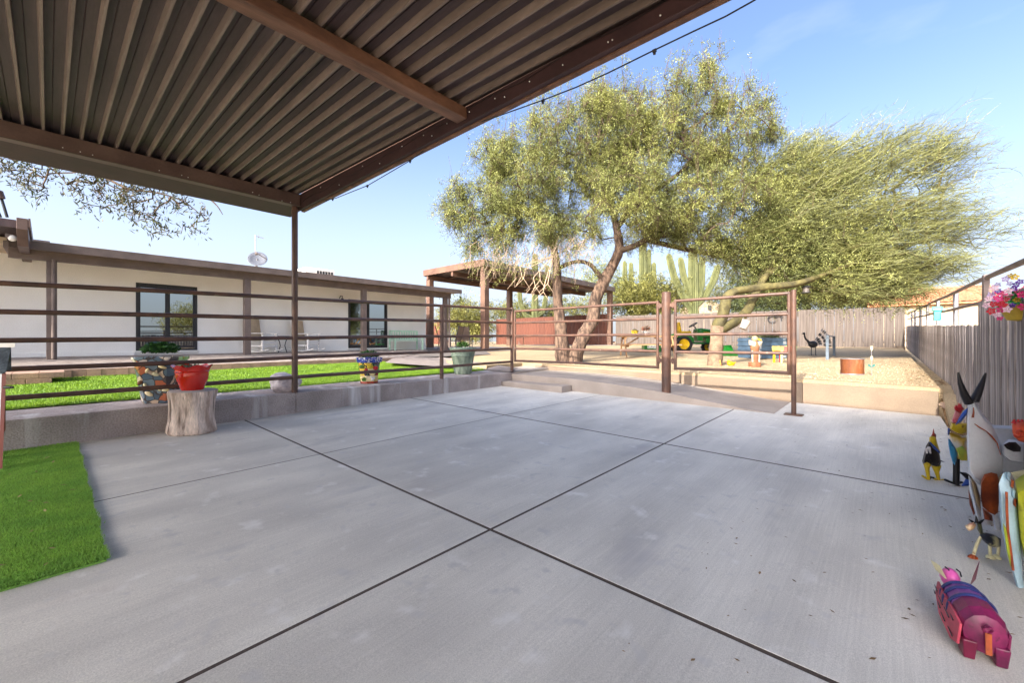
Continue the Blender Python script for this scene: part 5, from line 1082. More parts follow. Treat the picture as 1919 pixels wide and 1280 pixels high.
# big feathered bird at the frame edge
T = 2.15; b = at(1900, 1150, t=T); b.z = zp(b.x, b.y); fb = thing('metal_peacock', 'large metal bird with pale blue tail feathers and olive body', 'sculpture', b)
MB().plate(Yz([(300, 565), (318, 556), (340, 600), (362, 650), (372, 720), (385, 850), (395, 960), (404, 1100), (430, 1290), (412, 1290), (380, 1180), (345, 1060), (315, 960), (292, 850), (280, 720), (278, 620)]), T, .05, .5, .8).build('tail', p_pale, fb, smooth=50)
MB().plate(Yz([(300, 820), (320, 850), (335, 930), (345, 1010), (340, 1050), (318, 960)]), T - .035, .02).build('tail_stripe', flat('lime_stripe', 176, 196, 60), fb, smooth=50)
MB().tube([at(*Y1(*p), t=T - .04) for p in ((318, 660), (320, 760), (325, 860), (342, 980), (352, 1060))], .005, 6).build('tail_seam', p_rust, fb)
for k, (x, y) in enumerate(((330, 565), (348, 605), (356, 655), (362, 700))): MB().plate(Yz([(x - 6, y - 10), (x + 10, y), (x + 4, y + 40), (x - 10, y + 25)]), T - .02, .03).build('tail_tip', p_rust if k % 2 else p_pale, fb, smooth=50)
MB().plate(Yz([(362, 600), (420, 560), (520, 600), (520, 1010), (410, 1010), (385, 900), (370, 740)]), T + .02, .22, .4, .75).build('body', p_olive, fb, smooth=60)
MB().plate(Yz([(340, 560), (420, 545), (500, 560), (480, 680), (380, 640)]), T + .18, .12).build('neck', flat('straw_metal', 196, 186, 140), fb, smooth=60)
for x in (440, 500): MB().tube([at(*Y1(x, 980), t=T + .02), Vector((at(*Y1(x, 980), t=T + .02).x, at(*Y1(x, 980), t=T + .02).y, zp(.5, 2.8)))], .016, 8).build('leg', p_rust, fb)
# little metal goat
T = 2.42; b = at(1845, 1045, z=zp(.42, 3.6)); lg = thing('metal_goat', 'little cream and black metal goat with thin legs', 'sculpture', b)
MB().plate(Yz([(180, 878), (200, 868), (250, 880), (290, 900), (290, 935), (270, 945), (225, 930), (195, 905)]), T, .11).build('body', M('goat_coat', srgb(216, 208, 160), .4, col2=srgb(40, 44, 56), scale=11, lo=.42, hi=.52), lg, smooth=60)
MB().plate(Yz([(165, 815), (190, 818), (200, 870), (185, 880), (168, 850)]), T - .01, .06).build('neck', flat('grey_green_neck', 120, 122, 92), lg, smooth=60)
MB().plate(Yz([(106, 832), (128, 820), (150, 815), (165, 830), (150, 852), (125, 860), (112, 848)]), T - .03, .06).build('head', M('goat_head', srgb(228, 206, 160), .4, col2=srgb(196, 130, 110), scale=12), lg, smooth=60)
for q in ([(150, 818), (138, 808), (126, 800)], [(166, 818), (165, 800), (162, 782)], [(178, 818), (192, 808), (204, 800)]): MB().tube([at(*Y1(*p), t=T - .02) for p in q], [.008, .006, .002], 6).build('horn', p_blk, lg, smooth=60)
for q, m_ in (([(186, 890), (165, 930), (146, 972)], p_cream), ([(232, 930), (233, 955), (236, 980)], p_cream), ([(280, 935), (274, 985), (265, 1034)], p_cream)):
    pts = [at(*Y1(*p), t=T) for p in q]; pts[-1].z = zp(pts[-1].x, pts[-1].y) + .006
    MB().tube(pts, .0075, 8).build('leg', m_, lg, smooth=60); MB().lathe([(.022, 0), (.02, .008), (.006, .02)], 10, pts[-1] - Vector((0, 0, .005))).build('hoof', p_rust if q[0][0] == 186 else p_cream, lg, smooth=50)
# magenta pig, seen from behind (local: +x = head, z up)
pa, pb2 = at(1862, 1238, z=zp(.3, 2.5) + .06), at(1792, 1128, z=zp(.2, 2.8) + .17)
hd = Vector((pb2.x - pa.x, pb2.y - pa.y, 0)); hl = hd.length; ang = math.atan2(hd.y, hd.x)
c = Vector((0, 0, 0)) + Vector((CT, ST, 0)) * 1.955 + Vector((-ST, CT, 0)) * 1.778; ang = TH + R(57); pg = thing('metal_pig', 'magenta metal pig with violet stripes and pink scratched flank', 'sculpture', (c.x, c.y, zp(c.x, c.y)), ang); pg.scale = (1.05, .74, .9)
Lb = .17
v = []; secs = [(-.17, .035, .12), (-.155, .08, .125), (-.12, .095, .13), (-.05, .092, .135), (.03, .088, .135), (.10, .078, .135), (.14, .05, .14)]
mb = MB(); n = 12
def seg_mat(i): return (0, 0, 1, 2, 1, 1)[i] if i < 6 else 0
for x, r_, z in secs:
    for k in range(n):
        a = 2 * math.pi * k / n; v.append((x, r_ * 1.06 * math.cos(a), z + r_ * math.sin(a) * 1.05))
for i in range(len(secs) - 1):
    mb.k = (0, 0, 0, 1, 1, 1)[i]
    if i == 0: mb.add(v, [])
    for k in range(n): mb.f.append((i * n + k, i * n + (k + 1) % n, (i + 1) * n + (k + 1) % n, (i + 1) * n + k)); mb.m.append(mb.k)
mb.f.append(tuple(range(n))[::-1]); mb.m.append(0); mb.f.append(tuple((len(secs) - 1) * n + k for k in range(n))); mb.m.append(1)
mb.f = [tuple(reversed(f)) for f in mb.f]
mb.build('body', [p_mag, p_vio], pg, local=True, smooth=20)
for x, r_ in ((-.035, .0935), (.03, .0905), (.085, .083)):
    pts = [(x + .012 * math.cos(a * 2), r_ * 1.06 * math.cos(a), .134 + r_ * 1.05 * math.sin(a)) for a in np.linspace(-.3, 3.44, 18)]
    MB().tube(pts, [.003] + [.008] * 16 + [.003], 6).build('stripe', flat('indigo_stripe', 52, 60, 116), pg, local=True, smooth=60)
sgn = 1
fl_ = [(-.165, .088, .15), (-.15, .094, .05), (-.09, .1, .03), (.06, .098, .05), (.15, .085, .11), (.165, .07, .16), (.05, .088, .172), (-.1, .09, .168)]
MB().prism(fl_, (0, .012, 0)).build('flank', p_pink, pg, local=True, bevel=.003)
MB().prism([(x * .9, -.10, .12 + (z - .12) * .75) for x, y, z in fl_][::-1], (0, .012, 0)).build('flank', p_mag, pg, local=True, bevel=.003)
for x, z, l, s_ in ((-.12, .06, .06, .5), (-.08, .12, .07, .5), (-.03, .07, .06, .5), (0.0, .13, .06, .5), (.04, .09, .05, .5), (.08, .15, .05, .4), (.11, .12, .03, .4), (-.13, .14, .04, .5)):
    MB().tube([(x, .1125 if x < .02 else .109, z), (x + l * .9, .1115 if x < .02 else .106, z + l * .3 * s_)], [.0035, .002], 5).build('scratch', p_blk, pg, local=True)
MB().ball((.175, .02, .185), (.045, .045, .05), 14).build('head', p_pinkh, pg, local=True, smooth=60)
MB().tube([(.20, .02, .17), (.25, .02, .155)], [.03, .026], 12).build('snout', p_pinkh, pg, local=True, smooth=50)
MB().prism([(.12, -.05, .2), (.17, -.09, .21), (.18, -.11, .30), (.145, -.09, .295), (.115, -.06, .25)], (-.01, .008, .0)).build('ear', p_dkmag, pg, local=True)
MB().prism([(.13, .06, .2), (.18, .085, .21), (.175, .11, .26), (.14, .09, .26)], (-.01, -.008, 0)).build('ear', p_cream, pg, local=True)
for y in (-.02, .03): MB().tube([(.15, y, .215), (.165, y, .232), (.18, y + .012, .236)], .004, 5).build('lash', p_blk, pg, local=True)
for x, y, rx in ((-.13, .06, 0), (-.13, -.06, 0), (.1, .06, 0), (.1, -.06, 0)):
    MB().hexa([(x - .03, y - .022, .002), (x + .03, y - .022, .002), (x + .03, y + .022, .002), (x - .03, y + .022, .002)], [(x - .04, y - .03, .09), (x + .04, y - .03, .09), (x + .04, y + .03, .09), (x - .04, y + .03, .09)]).build('leg', p_dkmag if y > 0 else p_mag, pg, local=True, bevel=.006)
tl = [(-.175 - .012 * math.cos(a) - .004 * a / 3, .02 * math.sin(a) * .8, .165 + .02 * math.cos(a)) for a in np.linspace(0, 7.5, 22)]
MB().tube(tl, .005, 6).build('tail', p_mag, pg, local=True, smooth=60)
MB().prism([(-.186, -.012, .06), (-.182, -.012, .15), (-.182, .012, .15), (-.186, .012, .06)], (-.004, 0, 0)).build('tail_strap', p_rust, pg, local=True)
# hanging flowers
T = 3.3; fb2 = thing('flower_basket', 'hanging bouquet of pink purple red and white artificial flowers', 'flowers', at(1888, 560, t=T))
cols = [flat('pink_petal', 226, 50, 120, .6), flat('purple_petal', 104, 48, 150, .6), flat('red_petal', 206, 40, 56, .6), flat('pale_pink_petal', 236, 196, 206, .6), flat('yellow_petal', 214, 178, 46, .6), flat('lilac_petal', 190, 170, 206, .6)]
rr = random.Random(11)
spots_ = [(1853, 560, 3), (1862, 570, 2), (1858, 583, 2), (1868, 590, 3), (1874, 596, 0), (1849, 572, 3), (1866, 553, 0), (1872, 560, 0), (1871, 545, 1), (1880, 550, 0), (1858, 552, 5), (1880, 572, 2), (1888, 580, 3), (1876, 580, 0), (1885, 523, 5), (1895, 517, 4), (1902, 519, 4), (1893, 532, 5), (1905, 533, 1), (1912, 528, 1), (1900, 541, 1), (1908, 546, 0), (1915, 552, 0), (1895, 557, 0), (1890, 545, 3), (1870, 534, 5), (1864, 540, 3), (1898, 572, 1), (1906, 562, 4), (1917, 575, 0), (1915, 590, 4), (1921, 540, 2), (1925, 560, 1), (1930, 545, 0), (1928, 585, 2), (1876, 570, 2), (1884, 561, 2), (1866, 562, 5)]
for px, py, ci in spots_:
    c = at(px, py, t=T + rr.uniform(-.12, .12)); Mf = (Vector((-c.x, -c.y, rr.uniform(-.4, .6))) + Vector((rr.uniform(-.6, .6),) * 3)).to_track_quat('Z', 'Y').to_matrix()
    mb = MB(); s_ = rr.uniform(.016, .024); ph = rr.uniform(0, 1)
    for k in range(5):
        a = ph + k * 1.2566; u_ = Vector((math.cos(a), math.sin(a), 0)); w_ = Vector((-math.sin(a), math.cos(a), 0))
        mb.add([c + Mf @ q for q in (u_ * .004, u_ * s_ * .7 + w_ * s_ * .5 + Vector((0, 0, .006)), u_ * s_ * 1.35 + Vector((0, 0, .002)), u_ * s_ * .7 - w_ * s_ * .5 + Vector((0, 0, .006)))], [(0, 1, 2, 3)])
    mb.ball(c + Mf @ Vector((0, 0, .004)), .005, 6); mb.build('flower', cols[ci], fb2)
mb = MB()
for k in range(46):
    px, py = rr.uniform(1878, 1925), rr.uniform(545, 582); c = at(px, py, t=T + rr.uniform(-.05, .15)); a = Vector((rr.uniform(-1, .4) * CT, rr.uniform(-1, .4) * ST, rr.uniform(-.3, .25))).normalized(); w_ = Vector((0, 0, 1)).cross(a).normalized() * .007 + Vector((0, 0, .006)); L_ = rr.uniform(.04, .085)
    mb.add([c - a * L_, c + w_, c + a * L_, c - w_], [(0, 1, 2, 3)])
mb.build('leaves', flat('plastic_leaf_green', 40, 130, 48, .45), fb2)
MB().lathe([(.001, -.13), (.06, -.12), (.10, -.03), (.11, 0), (.10, 0), (.001, -.02)], 18, at(1908, 572, t=T + .08)).build('basket', flat('straw_basket', 196, 164, 60, .8), fb2, smooth=40)
MB().tube([at(1908, 562, t=T + .1), Vector((FX - .02, at(1908, 562, t=T + .1).y, 1.72))], .006, 6).build('hook', blackm, fb2)

# ================================================================== TREES
RT = np.array([CT, ST, 0]); FW = np.array([-ST, CT, 0]); UP = np.array([0, 0, 1.0])
def lobe_pts(r, lobes, n):
    """points through crown lobes: (px, py, rx, ry, distance, depth radius)"""
    vol = np.array([l[2] * l[3] * l[5] for l in lobes], float) ** .8; vol /= vol.sum(); out = []
    for l, k in zip(lobes, r.multinomial(n, vol)):
        c = np.array(at(l[0], l[1], t=l[4])); d = r.normal(size=(k, 3)); d /= np.linalg.norm(d, axis=1)[:, None]
        q = d * (r.random(k) ** .42)[:, None]; s = l[4] / FOC
        out.append(c + q[:, :1] * RT * l[2] * s + q[:, 1:2] * UP * l[3] * s + q[:, 2:] * FW * l[5])
    return np.vstack(out)
def edges_mesh(name, P0, P1, R0, R1, mat, parent, k=4):
    D = P1 - P0; L = np.linalg.norm(D, axis=1)[:, None] + 1e-9; D = D / L
    ref = np.where(np.abs(D[:, 2:3]) > .9, [[1., 0, 0]], [[0, 0, 1.]]); A = np.cross(D, ref); A /= np.linalg.norm(A, axis=1)[:, None]; B = np.cross(D, A)
    V = np.empty((len(P0), k, 4, 3)); P0 = P0 - D * R0[:, None] * .3
    for i in range(k):
        a0, a1 = 2 * np.pi * i / k, 2 * np.pi * (i + 1) / k
        d0 = A * np.cos(a0) + B * np.sin(a0); d1 = A * np.cos(a1) + B * np.sin(a1)
        V[:, i, 0] = P0 + d0 * R0[:, None]; V[:, i, 1] = P0 + d1 * R0[:, None]; V[:, i, 2] = P1 + d1 * R1[:, None]; V[:, i, 3] = P1 + d0 * R1[:, None]
    return fast_mesh(name, V.reshape(-1, 3), 4, mat, parent)
def grow(stems, att, r, tip=.006, power=.42, jit=.10, up=.12):
    pos, par = [], []
    for s in stems:
        for i, p in enumerate(s): pos.append(np.array(p)); par.append(len(pos) - 2 if i else -1)
    ns = len(pos); S = np.array(pos); start = max(0, 0)
    order = np.argsort([np.min(np.linalg.norm(S[ns // 3:] - a, axis=1)) for a in att])
    PA = np.empty((ns + 3 * len(att), 3)); PA[:ns] = S; pr = par + [0] * (3 * len(att)); n = ns
    usable = np.zeros(len(PA), bool); usable[:ns] = True
    k0 = 0
    for s in stems: usable[k0:k0 + max(1, len(s) // 2)] = False; k0 += len(s)
    tips = []
    for a in att[order]:
        c = PA[:n]; d = np.linalg.norm(c - a, axis=1) + np.where(usable[:n], 0, 50); d = d + .5 * np.maximum(0, c[:, 2] - a[2])
        j = int(np.argmin(d)); p = PA[j]; L = np.linalg.norm(a - p); last = j
        m = 2 if L > .5 else 1 if L > .22 else 0
        for q in range(m):
            f = (q + 1) / (m + 1); PA[n] = p + (a - p) * f + r.normal(scale=jit * L * .5, size=3) + UP * up * L * math.sin(f * 3.14); pr[n] = last; usable[n] = True; last = n; n += 1
        PA[n] = a; pr[n] = last; usable[n] = True; tips.append(n); n += 1
    PA = PA[:n]; pr = np.array(pr[:n]); cnt = np.ones(n)
    for i in range(n - 1, ns - 1, -1): cnt[pr[i]] += cnt[i]
    rad = tip * cnt ** power
    return PA, pr, rad, ns, np.array(tips)
def leaf_quads(r, P, n, sig, ll, lw, droop=-.3, wind=.2):
    k = np.repeat(np.arange(len(P)), n); N = len(k); c = P[k] + r.normal(size=(N, 3)) * np.array(sig)
    ax = r.normal(size=(N, 3)) + UP * droop + RT * wind; ax /= np.linalg.norm(ax, axis=1)[:, None]
    sd = np.cross(ax, r.normal(size=(N, 3))); sd /= np.linalg.norm(sd, axis=1)[:, None]
    L = ll * r.uniform(.55, 1.25, N)[:, None]; w = lw * r.uniform(.7, 1.3, N)[:, None]
    V = np.empty((N, 4, 3)); V[:, 0] = c - ax * L * .5; V[:, 1] = c + sd * w * .5; V[:, 2] = c + ax * L * .5; V[:, 3] = c - sd * w * .5
    return V.reshape(-1, 3)
def sprays(r, P, n, length, nl, ll, lw, droop, wind, spread=.25):
    """feathery sprays: short stalks set with leaflets on both sides"""
    k = np.repeat(np.arange(len(P)), n); N = len(k); b = P[k] + r.normal(size=(N, 3)) * spread
    ax = r.normal(size=(N, 3)) + UP * droop + RT * wind; ax /= np.linalg.norm(ax, axis=1)[:, None]
    L = length * r.uniform(.6, 1.3, N)
    sd = np.cross(ax, r.normal(size=(N, 3))); sd /= np.linalg.norm(sd, axis=1)[:, None]
    V = np.empty((N, nl, 4, 3))
    for i in range(nl):
        f = (i + .5) / nl; s = 1 if i % 2 else -1
        c = b + ax * (L * f)[:, None] - UP * (.25 * L * f * f)[:, None]
        d = ax * .45 + sd * s + r.normal(scale=.2, size=(N, 3)); d /= np.linalg.norm(d, axis=1)[:, None]
        w = np.cross(d, r.normal(scale=.5, size=(N, 3)) + UP); w /= np.linalg.norm(w, axis=1)[:, None] + 1e-9
        V[:, i, 0] = c; V[:, i, 1] = c + d * ll * .5 + w * lw * .5; V[:, i, 2] = c + d * ll; V[:, i, 3] = c + d * ll * .5 - w * lw * .5
    return V.reshape(-1, 3), b, b + ax * L[:, None] - UP * (.25 * L)[:, None]
def pxline(pts): return [np.array(at(x, y, t=t)) for x, y, t in pts]
def wood(name, PA, pr, rad, ns, mat, parent, lo=0, hi=9, k=5):
    i = np.arange(ns, len(PA)); i = i[(rad[i] >= lo) & (rad[i] < hi)]
    if not len(i): return
    return edges_mesh(name, PA[pr[i]], PA[i], np.minimum(rad[pr[i]], rad[i] * 1.6), rad[i], mat, parent, k)

# --- big mesquite
r = np.random.default_rng(21)
b = gpt(1066, 12.6); ms = thing('mesquite_tree', 'big mesquite tree with two rough trunks and feathery pale green crown', 'tree', b)
def stem(pts, radii, mat, parent, name='trunk', wob=.02):
    q = [Vector(p) for p in pts]; out, rr_ = [], []
    for i in range(len(q) - 1):
        for s in range(4):
            f = s / 4; p0 = q[max(i - 1, 0)]; p1 = q[i]; p2 = q[i + 1]; p3 = q[min(i + 2, len(q) - 1)]
            out.append(.5 * ((2 * p1) + (p2 - p0) * f + (2 * p0 - 5 * p1 + 4 * p2 - p3) * f * f + (3 * p1 - p0 - 3 * p2 + p3) * f ** 3)); rr_.append((radii[i] * (1 - f) + radii[i + 1] * f) * random.uniform(.93, 1.07))
    out.append(q[-1]); rr_.append(radii[-1])
    mb = MB().tube(out, rr_, 14)
    c = np.array(mb.v)
    for j in range(len(out)):
        for k in range(14):
            p = c[j * 14 + k]; o_ = np.array(out[j]); m_ = 1 + .10 * math.sin(3 * k * .449 + j * .5) + random.uniform(-.05, .05); mb.v[j * 14 + k] = tuple(o_ + (p - o_) * m_)
    mb.build(name, mat, parent, smooth=60); return out
T = 12.6
s1 = stem(pxline([(1058, 682, T), (1052, 640, T), (1050, 600, T), (1046, 555, T), (1043, 500, T + .1), (1036, 455, T + .2), (1024, 410, T + .3)]), [.27, .205, .175, .145, .12, .095, .07], barkm, ms)
s2 = stem(pxline([(1076, 682, T - .1), (1082, 655, T - .1), (1096, 625, T - .1), (1112, 600, T - .1), (1116, 560, T), (1128, 535, T), (1148, 500, T), (1160, 470, T), (1158, 440, T + .2), (1150, 400, T + .3)]), [.25, .205, .19, .185, .175, .17, .16, .14, .115, .09], barkm, ms)
s3 = stem(pxline([(1046, 505, T + .1), (1060, 496, T - .1), (1085, 490, T - .2), (1108, 497, T - .2), (1128, 522, T - .05)]), [.06, .055, .055, .06, .07], barkdark, ms, 'limb')
s4 = stem(pxline([(1158, 470, T), (1185, 462, T - .2), (1215, 448, T - .4), (1250, 440, T - .5), (1300, 430, T - .6)]), [.11, .09, .075, .06, .045], barkdark, ms, 'limb')
s5 = stem(pxline([(1154, 430, T + .2), (1180, 395, T + .1), (1215, 365, T), (1260, 335, T - .1), (1300, 300, T)]), [.10, .09, .075, .06, .045], barkdark, ms, 'limb')
s6 = stem(pxline([(1030, 430, T + .3), (1000, 400, T + .2), (960, 380, T), (920, 375, T)]), [.085, .065, .05, .035], barkdark, ms, 'limb')
s7 = stem(pxline([(1150, 400, T + .3), (1130, 340, T + .3), (1120, 280, T + .2), (1130, 220, T)]), [.10, .075, .055, .035], barkdark, ms, 'limb')
s8 = stem(pxline([(1215, 450, T - .4), (1300, 470, T - .2), (1350, 478, T), (1400, 470, T)]), [.07, .07, .06, .045], barkdark, ms, 'limb')
lobes = [(985, 350, 95, 85, 12.6, 1.7), (1095, 285, 115, 90, 13, 2.1), (1240, 260, 125, 95, 13, 2.2), (1360, 265, 70, 85, 12.8, 1.6), (1190, 385, 170, 70, 12.2, 2.2), (935, 420, 80, 52, 12.4, 1.3), (1330, 395, 110, 70, 12.5, 1.8), (1140, 190, 55, 42, 13, 1.2), (1235, 160, 40, 32, 13, 1.0), (1310, 165, 55, 38, 13, 1.2), (885, 350, 45, 34, 12.4, .8), (868, 410, 42, 26, 12.4, .7), (1050, 430, 90, 35, 12.2, 1.6), (1395, 190, 40, 34, 12.8, .8), (1425, 330, 55, 80, 12.8, 1.2), (930, 290, 45, 32, 12.6, .8), (1030, 225, 45, 34, 12.8, .9), (1440, 250, 26, 36, 12.8, .7), (880, 470, 34, 22, 12.3, .6), (1440, 420, 50, 40, 12.6, 1), (1330, 455, 75, 24, 12.4, 1), (1400, 455, 60, 30, 12.6, 1), (1240, 435, 55, 24, 12.2, 1), (850, 380, 36, 30, 12.4, .6), (960, 300, 60, 45, 12.6, 1), (1180, 320, 90, 60, 12.3, 1.4)]
att = lobe_pts(r, lobes, 1250)
gap = np.sin(att[:, 0] * 2.3 + 1) * np.sin(att[:, 2] * 2.6 + .4) + .6 * np.sin(att[:, 1] * 2.1) * np.sin(att[:, 2] * 3.7 + att[:, 0] * 2.2)
att = att[gap > -.7]
PA, pr, rad, ns, tips = grow([s1, s2, s4, s5, s6, s7, s8], att, r, .0055, .42)
wood('limbs', PA, pr, rad, ns, barkdark, ms, 0, 9, 5)
zt_ = PA[tips][:, 2]; dens = np.clip(r.normal(1, .5, len(tips)), .15, 2.2) * np.clip(1.25 - .09 * (zt_ - 4.5), .55, 1.2); sel = np.repeat(tips, np.maximum(1, (dens * 29).astype(int)))
V, b0, b1 = sprays(r, PA[sel], 1, .30, 10, .066, .021, -.25, .35, .13)
crown = fast_mesh('crown', V, 4, leaf_m, ms)
i = r.random(len(b0)) < .55
edges_mesh('twigs', PA[sel][i], b1[i], np.full(i.sum(), .0045), np.full(i.sum(), .002), barkdark, ms, 3)
# wispy upright shoots at the top, bare hanging twigs below left
hi = tips[(PA[tips][:, 2] > 6.6) | (r.random(len(tips)) < .12)]; q = np.repeat(PA[hi], 4, 0); e = q + RT * r.normal(.1, .14, len(q))[:, None] + UP * r.uniform(.25, .95, len(q))[:, None]
edges_mesh('shoots', q, e, np.full(len(q), .006), np.full(len(q), .003), barkdark, ms, 3)
V, _, _ = sprays(r, q + (e - q) * r.random(len(q))[:, None], 3, .16, 5, .07, .022, .2, .3, .05); fast_mesh('shoot_leaves', V, 4, leaf_m, ms)
low = lobe_pts(r, [(1000, 470, 90, 35, 12.3, 1.4), (1080, 465, 60, 30, 12.3, 1.2), (920, 470, 60, 35, 12.3, .8)], 330); e = low + RT * r.normal(-.05, .18, len(low))[:, None] - UP * r.uniform(.2, .75, len(low))[:, None]; m_ = (low + e) / 2 + RT * r.normal(0, .07, len(low))[:, None]
edges_mesh('hanging_twigs', np.vstack([low, m_]), np.vstack([m_, e]), np.full(2 * len(low), .006), np.full(2 * len(low), .004), M('bare_twig', srgb(168, 146, 122), .9), ms, 3)
V, _, _ = sprays(r, np.vstack([m_[::2], e[::2]]), 2, .2, 6, .07, .022, -.7, .1, .08); fast_mesh('lower_leaves', V, 4, leaf_m, ms)
dead = MB()
for px, py in ((985, 505), (1000, 520), (1012, 508), (1022, 530), (1030, 515), (975, 500)):
    p = np.array(at(px, py, t=11.6)); q = p - UP * .5 - RT * random.uniform(.05, .35); m_ = (p + q) / 2 + RT * .1
    dead.tube([at(1036, 480, t=12.2), p, m_, q], [.012, .011, .009, .005], 5).tube([m_, m_ - UP * .25 + RT * .16], [.008, .004], 5).tube([q + UP * .2, q - RT * .2 - UP * .05], [.007, .003], 5)
dead.build('dead_branch', M('bleached_branch', srgb(196, 170, 142), .9), ms, smooth=60)

# --- palo verde with speckled trunk
r = np.random.default_rng(33)
b = gpt(1340, 11.1); pv = thing('palo_verde_tree', 'palo verde tree with speckled trunk and windswept olive twigs', 'tree', b)
T = 11.1
t1 = stem(pxline([(1341, 690, T), (1341, 660, T), (1343, 632, T), (1346, 612, T)]), [.20, .165, .16, .165], barkpale, pv)
t2 = stem(pxline([(1344, 616, T), (1355, 590, T), (1361, 562, T), (1376, 547, T), (1405, 541, T), (1440, 537, T), (1486, 533, T + .1), (1530, 520, T + .3), (1580, 500, T + .5)]), [.15, .145, .125, .105, .10, .095, .085, .07, .05], barkgreen, pv, 'limb')
t3 = stem(pxline([(1346, 620, T), (1375, 604, T + .1), (1398, 585, T + .3), (1412, 560, T + .6), (1436, 515, T + .9), (1470, 455, T + 1.2), (1520, 395, T + 1.4), (1580, 345, T + 1.5)]), [.15, .13, .12, .11, .095, .075, .055, .035], barkgreen, pv, 'limb')
t4 = stem(pxline([(1440, 515, T + .9), (1500, 470, T + .9), (1570, 440, T + .8), (1650, 405, T + .8), (1730, 370, T + .8)]), [.07, .06, .05, .04, .028], barkgreen, pv, 'limb')
t5 = stem(pxline([(1530, 520, T + .3), (1610, 490, T + .3), (1690, 462, T + .3), (1770, 445, T + .3)]), [.06, .05, .04, .025], barkgreen, pv, 'limb')
lobes = [(1500, 400, 105, 85, 12.3, 1.5), (1580, 340, 120, 70, 12.4, 1.5), (1660, 300, 90, 45, 12.4, 1.2), (1620, 430, 140, 60, 12.0, 1.5), (1720, 420, 90, 45, 12.0, 1.1), (1800, 430, 65, 30, 11.8, .8), (1740, 290, 55, 28, 12.2, .8), (1560, 490, 120, 50, 12, 1.4), (1650, 500, 95, 35, 12, 1.2), (1500, 300, 40, 40, 12.6, .8), (1470, 340, 60, 60, 12.4, 1.2), (1760, 330, 60, 35, 12.2, .9), (1700, 505, 100, 32, 11.8, 1.1), (1600, 540, 110, 24, 11.8, 1.2), (1450, 450, 80, 60, 12.2, 1.3), (1830, 450, 40, 20, 11.8, .6)]
att = lobe_pts(r, lobes, 1000)
PA, pr, rad, ns, tips = grow([t2, t3, t4, t5], att, r, .0065, .40)
wood('branches', PA, pr, rad, ns, barkgreen, pv, 0, 9, 5)
def strands(P, n, L0, w0, dirv, sp, seg=4, droop=.1):
    k = np.repeat(np.arange(len(P)), n); N = len(k); p = P[k] + r.normal(size=(N, 3)) * .10
    d = np.array(dirv) + r.normal(size=(N, 3)) * sp; d /= np.linalg.norm(d, axis=1)[:, None]; L = L0 * r.uniform(.5, 1.3, N)
    sd = np.cross(d, r.normal(size=(N, 3))); sd /= np.linalg.norm(sd, axis=1)[:, None]; V = np.empty((N, seg, 4, 3)); w = w0 * r.uniform(.7, 1.3, N)
    for i in range(seg):
        f0, f1 = i / seg, (i + 1) / seg
        g_ = lambda f: p + d * (L * f)[:, None] - UP * (droop * L * f * f)[:, None] + RT * (.25 * L * f * f)[:, None]
        a, b_ = g_(f0), g_(f1); w_a = (w * (1 - .75 * f0))[:, None]; w_b = (w * (1 - .75 * f1))[:, None]
        V[:, i, 0] = a - sd * w_a; V[:, i, 1] = a + sd * w_a; V[:, i, 2] = b_ + sd * w_b; V[:, i, 3] = b_ - sd * w_b
    return V.reshape(-1, 3)
tp = PA[tips]; zn = (tp[:, 2] - tp[:, 2].min()) / np.ptp(tp[:, 2])
def twigs(P, D, L0, w0, sp, seg, droop, sweep):
    N = len(P); d = D + r.normal(size=(N, 3)) * sp; d /= np.linalg.norm(d, axis=1)[:, None]; L = L0 * r.uniform(.45, 1.35, N)
    sd = np.cross(d, r.normal(size=(N, 3))); sd /= np.linalg.norm(sd, axis=1)[:, None]; V = np.empty((N, seg, 4, 3)); w = w0 * r.uniform(.7, 1.3, N); mid = []
    kink = r.normal(scale=.10, size=(N, 3))
    g_ = lambda f: P + d * (L * f)[:, None] + kink * (L * math.sin(f * 3.14))[:, None] + (RT * sweep - UP * droop) * (L * f * f)[:, None]
    for i in range(seg):
        f0, f1 = i / seg, (i + 1) / seg; a, b_ = g_(f0), g_(f1); w_a = (w * (1 - .7 * f0))[:, None]; w_b = (w * (1 - .7 * f1))[:, None]
        V[:, i, 0] = a - sd * w_a; V[:, i, 1] = a + sd * w_a; V[:, i, 2] = b_ + sd * w_b; V[:, i, 3] = b_ - sd * w_b
    return V.reshape(-1, 3), g_, d
k = np.repeat(np.arange(len(tp)), np.maximum(2, r.poisson(5.5, len(tp)))); P1 = tp[k] + r.normal(size=(len(k), 3)) * .12
D1 = RT * (.95 - .35 * zn[k])[:, None] + UP * (.12 + .62 * zn[k])[:, None]
V1, g1, d1 = twigs(P1, D1, .78, .008, .28, 4, .12, .15)
fast_mesh('twigs', V1, 4, leaf_pv, pv)
Vs = []
for f in (.15, .3, .45, .6, .72, .84, .95):
    q = r.random(len(P1)) < .8; b_ = g1(f)[q]
    V2, _, _ = twigs(b_, d1[q] * .9 + RT * .2, .40, .006, .42, 3, .1, .2); Vs.append(V2)
fast_mesh('crown', np.vstack(Vs), 4, leaf_pv, pv)
sel = tp[r.random(len(tp)) < np.where((tp @ RT) < np.quantile(tp @ RT, .6), .8, .18)]
low = lobe_pts(r, [(1450, 450, 85, 65, 12.2, 1.3), (1520, 495, 85, 45, 12, 1.2), (1570, 440, 60, 40, 12.2, 1)], 130); sel = np.vstack([sel, low])
V, _, _ = sprays(r, sel, 13, .28, 9, .062, .021, -.15, .45, .24); fast_mesh('fine_leaves', V, 4, leaf_m, pv)
low = lobe_pts(r, [(1500, 490, 85, 60, 12.6, 1.2), (1590, 525, 95, 38, 12.6, 1.2), (1430, 510, 60, 45, 12.6, 1), (1670, 545, 60, 24, 12.4, .8)], 330)
